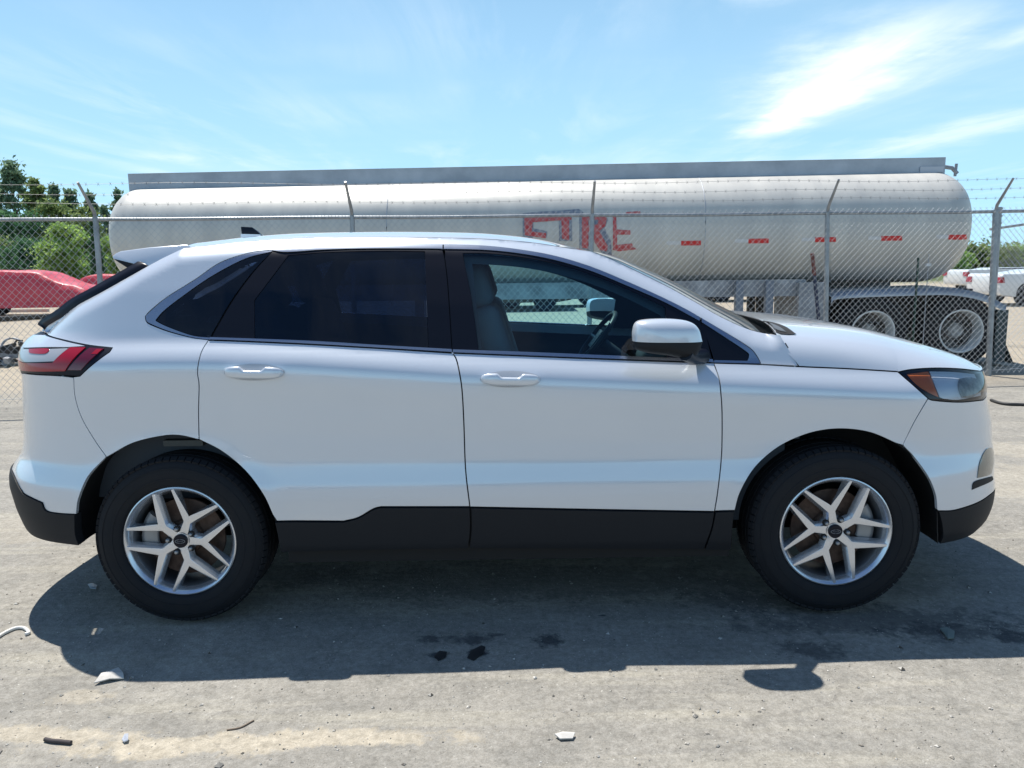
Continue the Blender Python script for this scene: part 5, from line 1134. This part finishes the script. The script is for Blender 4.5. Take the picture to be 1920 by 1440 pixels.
for a in (
    ('pine_tree', 20, 303, 84, 62, 'pine', 'tallest sparse pine at the left edge with open crown', 'pine', 3600), ('pine_tree', -22, 312, 70, 64, 'pine', 'sparse pine cut off by the left frame edge', 'pine', 3200),
    ('pine_tree', 68, 337, 62, 58, 'olive', 'yellow green bushy pine right of the tallest one', 'pine', 5200), ('pine_tree', 99, 347, 44, 66, 'pine', 'narrow blue green pine in the middle of the tree row', 'pine', 3600),
    ('pine_tree', 131, 356, 46, 60, 'pine', 'blue green pine left of the leftmost fence post arm', 'pine', 3800), ('pine_tree', 163, 361, 40, 61, 'pine', 'small dark pine behind the leftmost fence post arm', 'pine', 3200),
    ('pine_tree', 217, 355, 34, 60, 'pine', 'thin pine top showing past the left end of the tank', 'pine', 2600), ('pine_tree', 198, 388, 34, 55, 'pine', 'low pine between the fence post and the tank end', 'pine', 2800),
    ('broad_tree', 98, 372, 86, 50, 'olive', 'wide olive green tree below the pine tops', 'round', 6500), ('broad_tree', 30, 392, 100, 48, 'dark', 'wide dark green tree at the far left under the pines', 'round', 6500),
    ('broad_tree', 160, 380, 60, 47, 'olive', 'olive green tree directly behind the leftmost fence post', 'round', 5200),
    ('shrub', 128, 408, 70, 36, 'bright', 'bright yellow green shrub above the red covered cars', 'round', 7000), ('shrub', 92, 440, 52, 35, 'bright', 'lower bright green shrub left of the tall bright one', 'round', 5200),
    ('cedar_tree', 172, 412, 44, 34, 'dark', 'dark green cedar beside the bright shrub', 'cone', 5200), ('shrub', 208, 430, 44, 36, 'bright', 'bright shrub squeezed between cedar and tank', 'round', 4200),
    ('shrub', 40, 448, 80, 41, 'dark', 'dark shrub low under the far left trees', 'round', 5200), ('shrub', -5, 440, 70, 42, 'olive', 'olive shrub at the left frame edge', 'round', 4200), ('shrub', 225, 470, 60, 38, 'bright', 'low bright shrub behind the left end of the tank', 'round', 3600)):
    tree(a[0], a[1], a[2], a[3], a[4], a[5], a[6], shape=a[7], n=a[8], leaf=.19 if a[7] == 'pine' else .17, group=G1)
words = ['leftmost', 'second', 'third', 'fourth', 'fifth', 'sixth', 'seventh']
for i, (px, top, wp, kd) in enumerate(((1797, 474, 46, 'bright'), (1826, 462, 52, 'olive'), (1858, 468, 46, 'bright'), (1884, 462, 50, 'olive'), (1910, 460, 50, 'bright'), (1940, 458, 60, 'olive'), (1975, 462, 60, 'dark'))):
    tree('hedge_tree', px, top, wp, 66+2*(i % 3), kd, words[i]+' green tree from the tank end in the row at the right edge', n=3000, leaf=.19, group='low trees at the right edge')

# unseen vehicles added behind the camera to give doors and glass something to reflect
GV = 'unseen vehicles added behind the camera for reflections'
for (x, y, rz, pm_, lb, kd, H) in ((-4.6, -6.2, .04, WP, 'white SUV added for reflections, leftmost of the unseen row behind the camera', 'suv', 1.75), (.9, -6.6, math.pi-.03, SP_, 'silver sedan added for reflections, middle of the unseen row behind the camera', 'sedan', 1.42), (6.3, -6.0, .02, BLP, 'dark blue SUV added for reflections, rightmost of the unseen row behind the camera', 'suv', 1.7)):
    simple_car('parked_car', (x, y, 0), rz, pm_, lb, kd, group=GV, H=H)
# far wood closing the horizon: one mass of foliage, nobody could count its trees
n = 52000; cx_ = RNG.uniform(-170, 170, 520); cy_ = 112-.0022*cx_**2+RNG.uniform(-4, 6, 520); hh_ = RNG.uniform(2.4, 4.6, 520); ci = RNG.integers(0, 520, n)
d = RNG.normal(size=(n, 3)); d /= np.linalg.norm(d, axis=1, keepdims=True); rr = RNG.uniform(.3, 1, n)**.5
pos = np.stack([cx_[ci]+d[:, 0]*rr*1.9, cy_[ci]+d[:, 1]*rr*1.6, np.abs(hh_[ci]*.52+d[:, 2]*rr*hh_[ci]*.5)], 1); sz_ = RNG.uniform(.22, .5, n)
u = RNG.normal(size=(n, 3)); u /= np.linalg.norm(u, axis=1, keepdims=True); v = np.cross(u, RNG.normal(size=(n, 3))); v /= np.linalg.norm(v, axis=1, keepdims=True)
V = np.stack([pos-u*sz_[:, None]*.6, pos+v*sz_[:, None]*.45, pos+u*sz_[:, None]*.6, pos-v*sz_[:, None]*.45], 1).reshape(-1, 3)
me = bpy.data.meshes.new('far_wood'); me.from_pydata(V.tolist(), [], [(4*i, 4*i+1, 4*i+2, 4*i+3) for i in range(n)]); me.materials.append(LM['olive']); o = bpy.data.objects.new('far_wood', me); COL.objects.link(o)
tag(o, 'distant belt of green woodland along the horizon behind the yard', None, None, 'stuff')
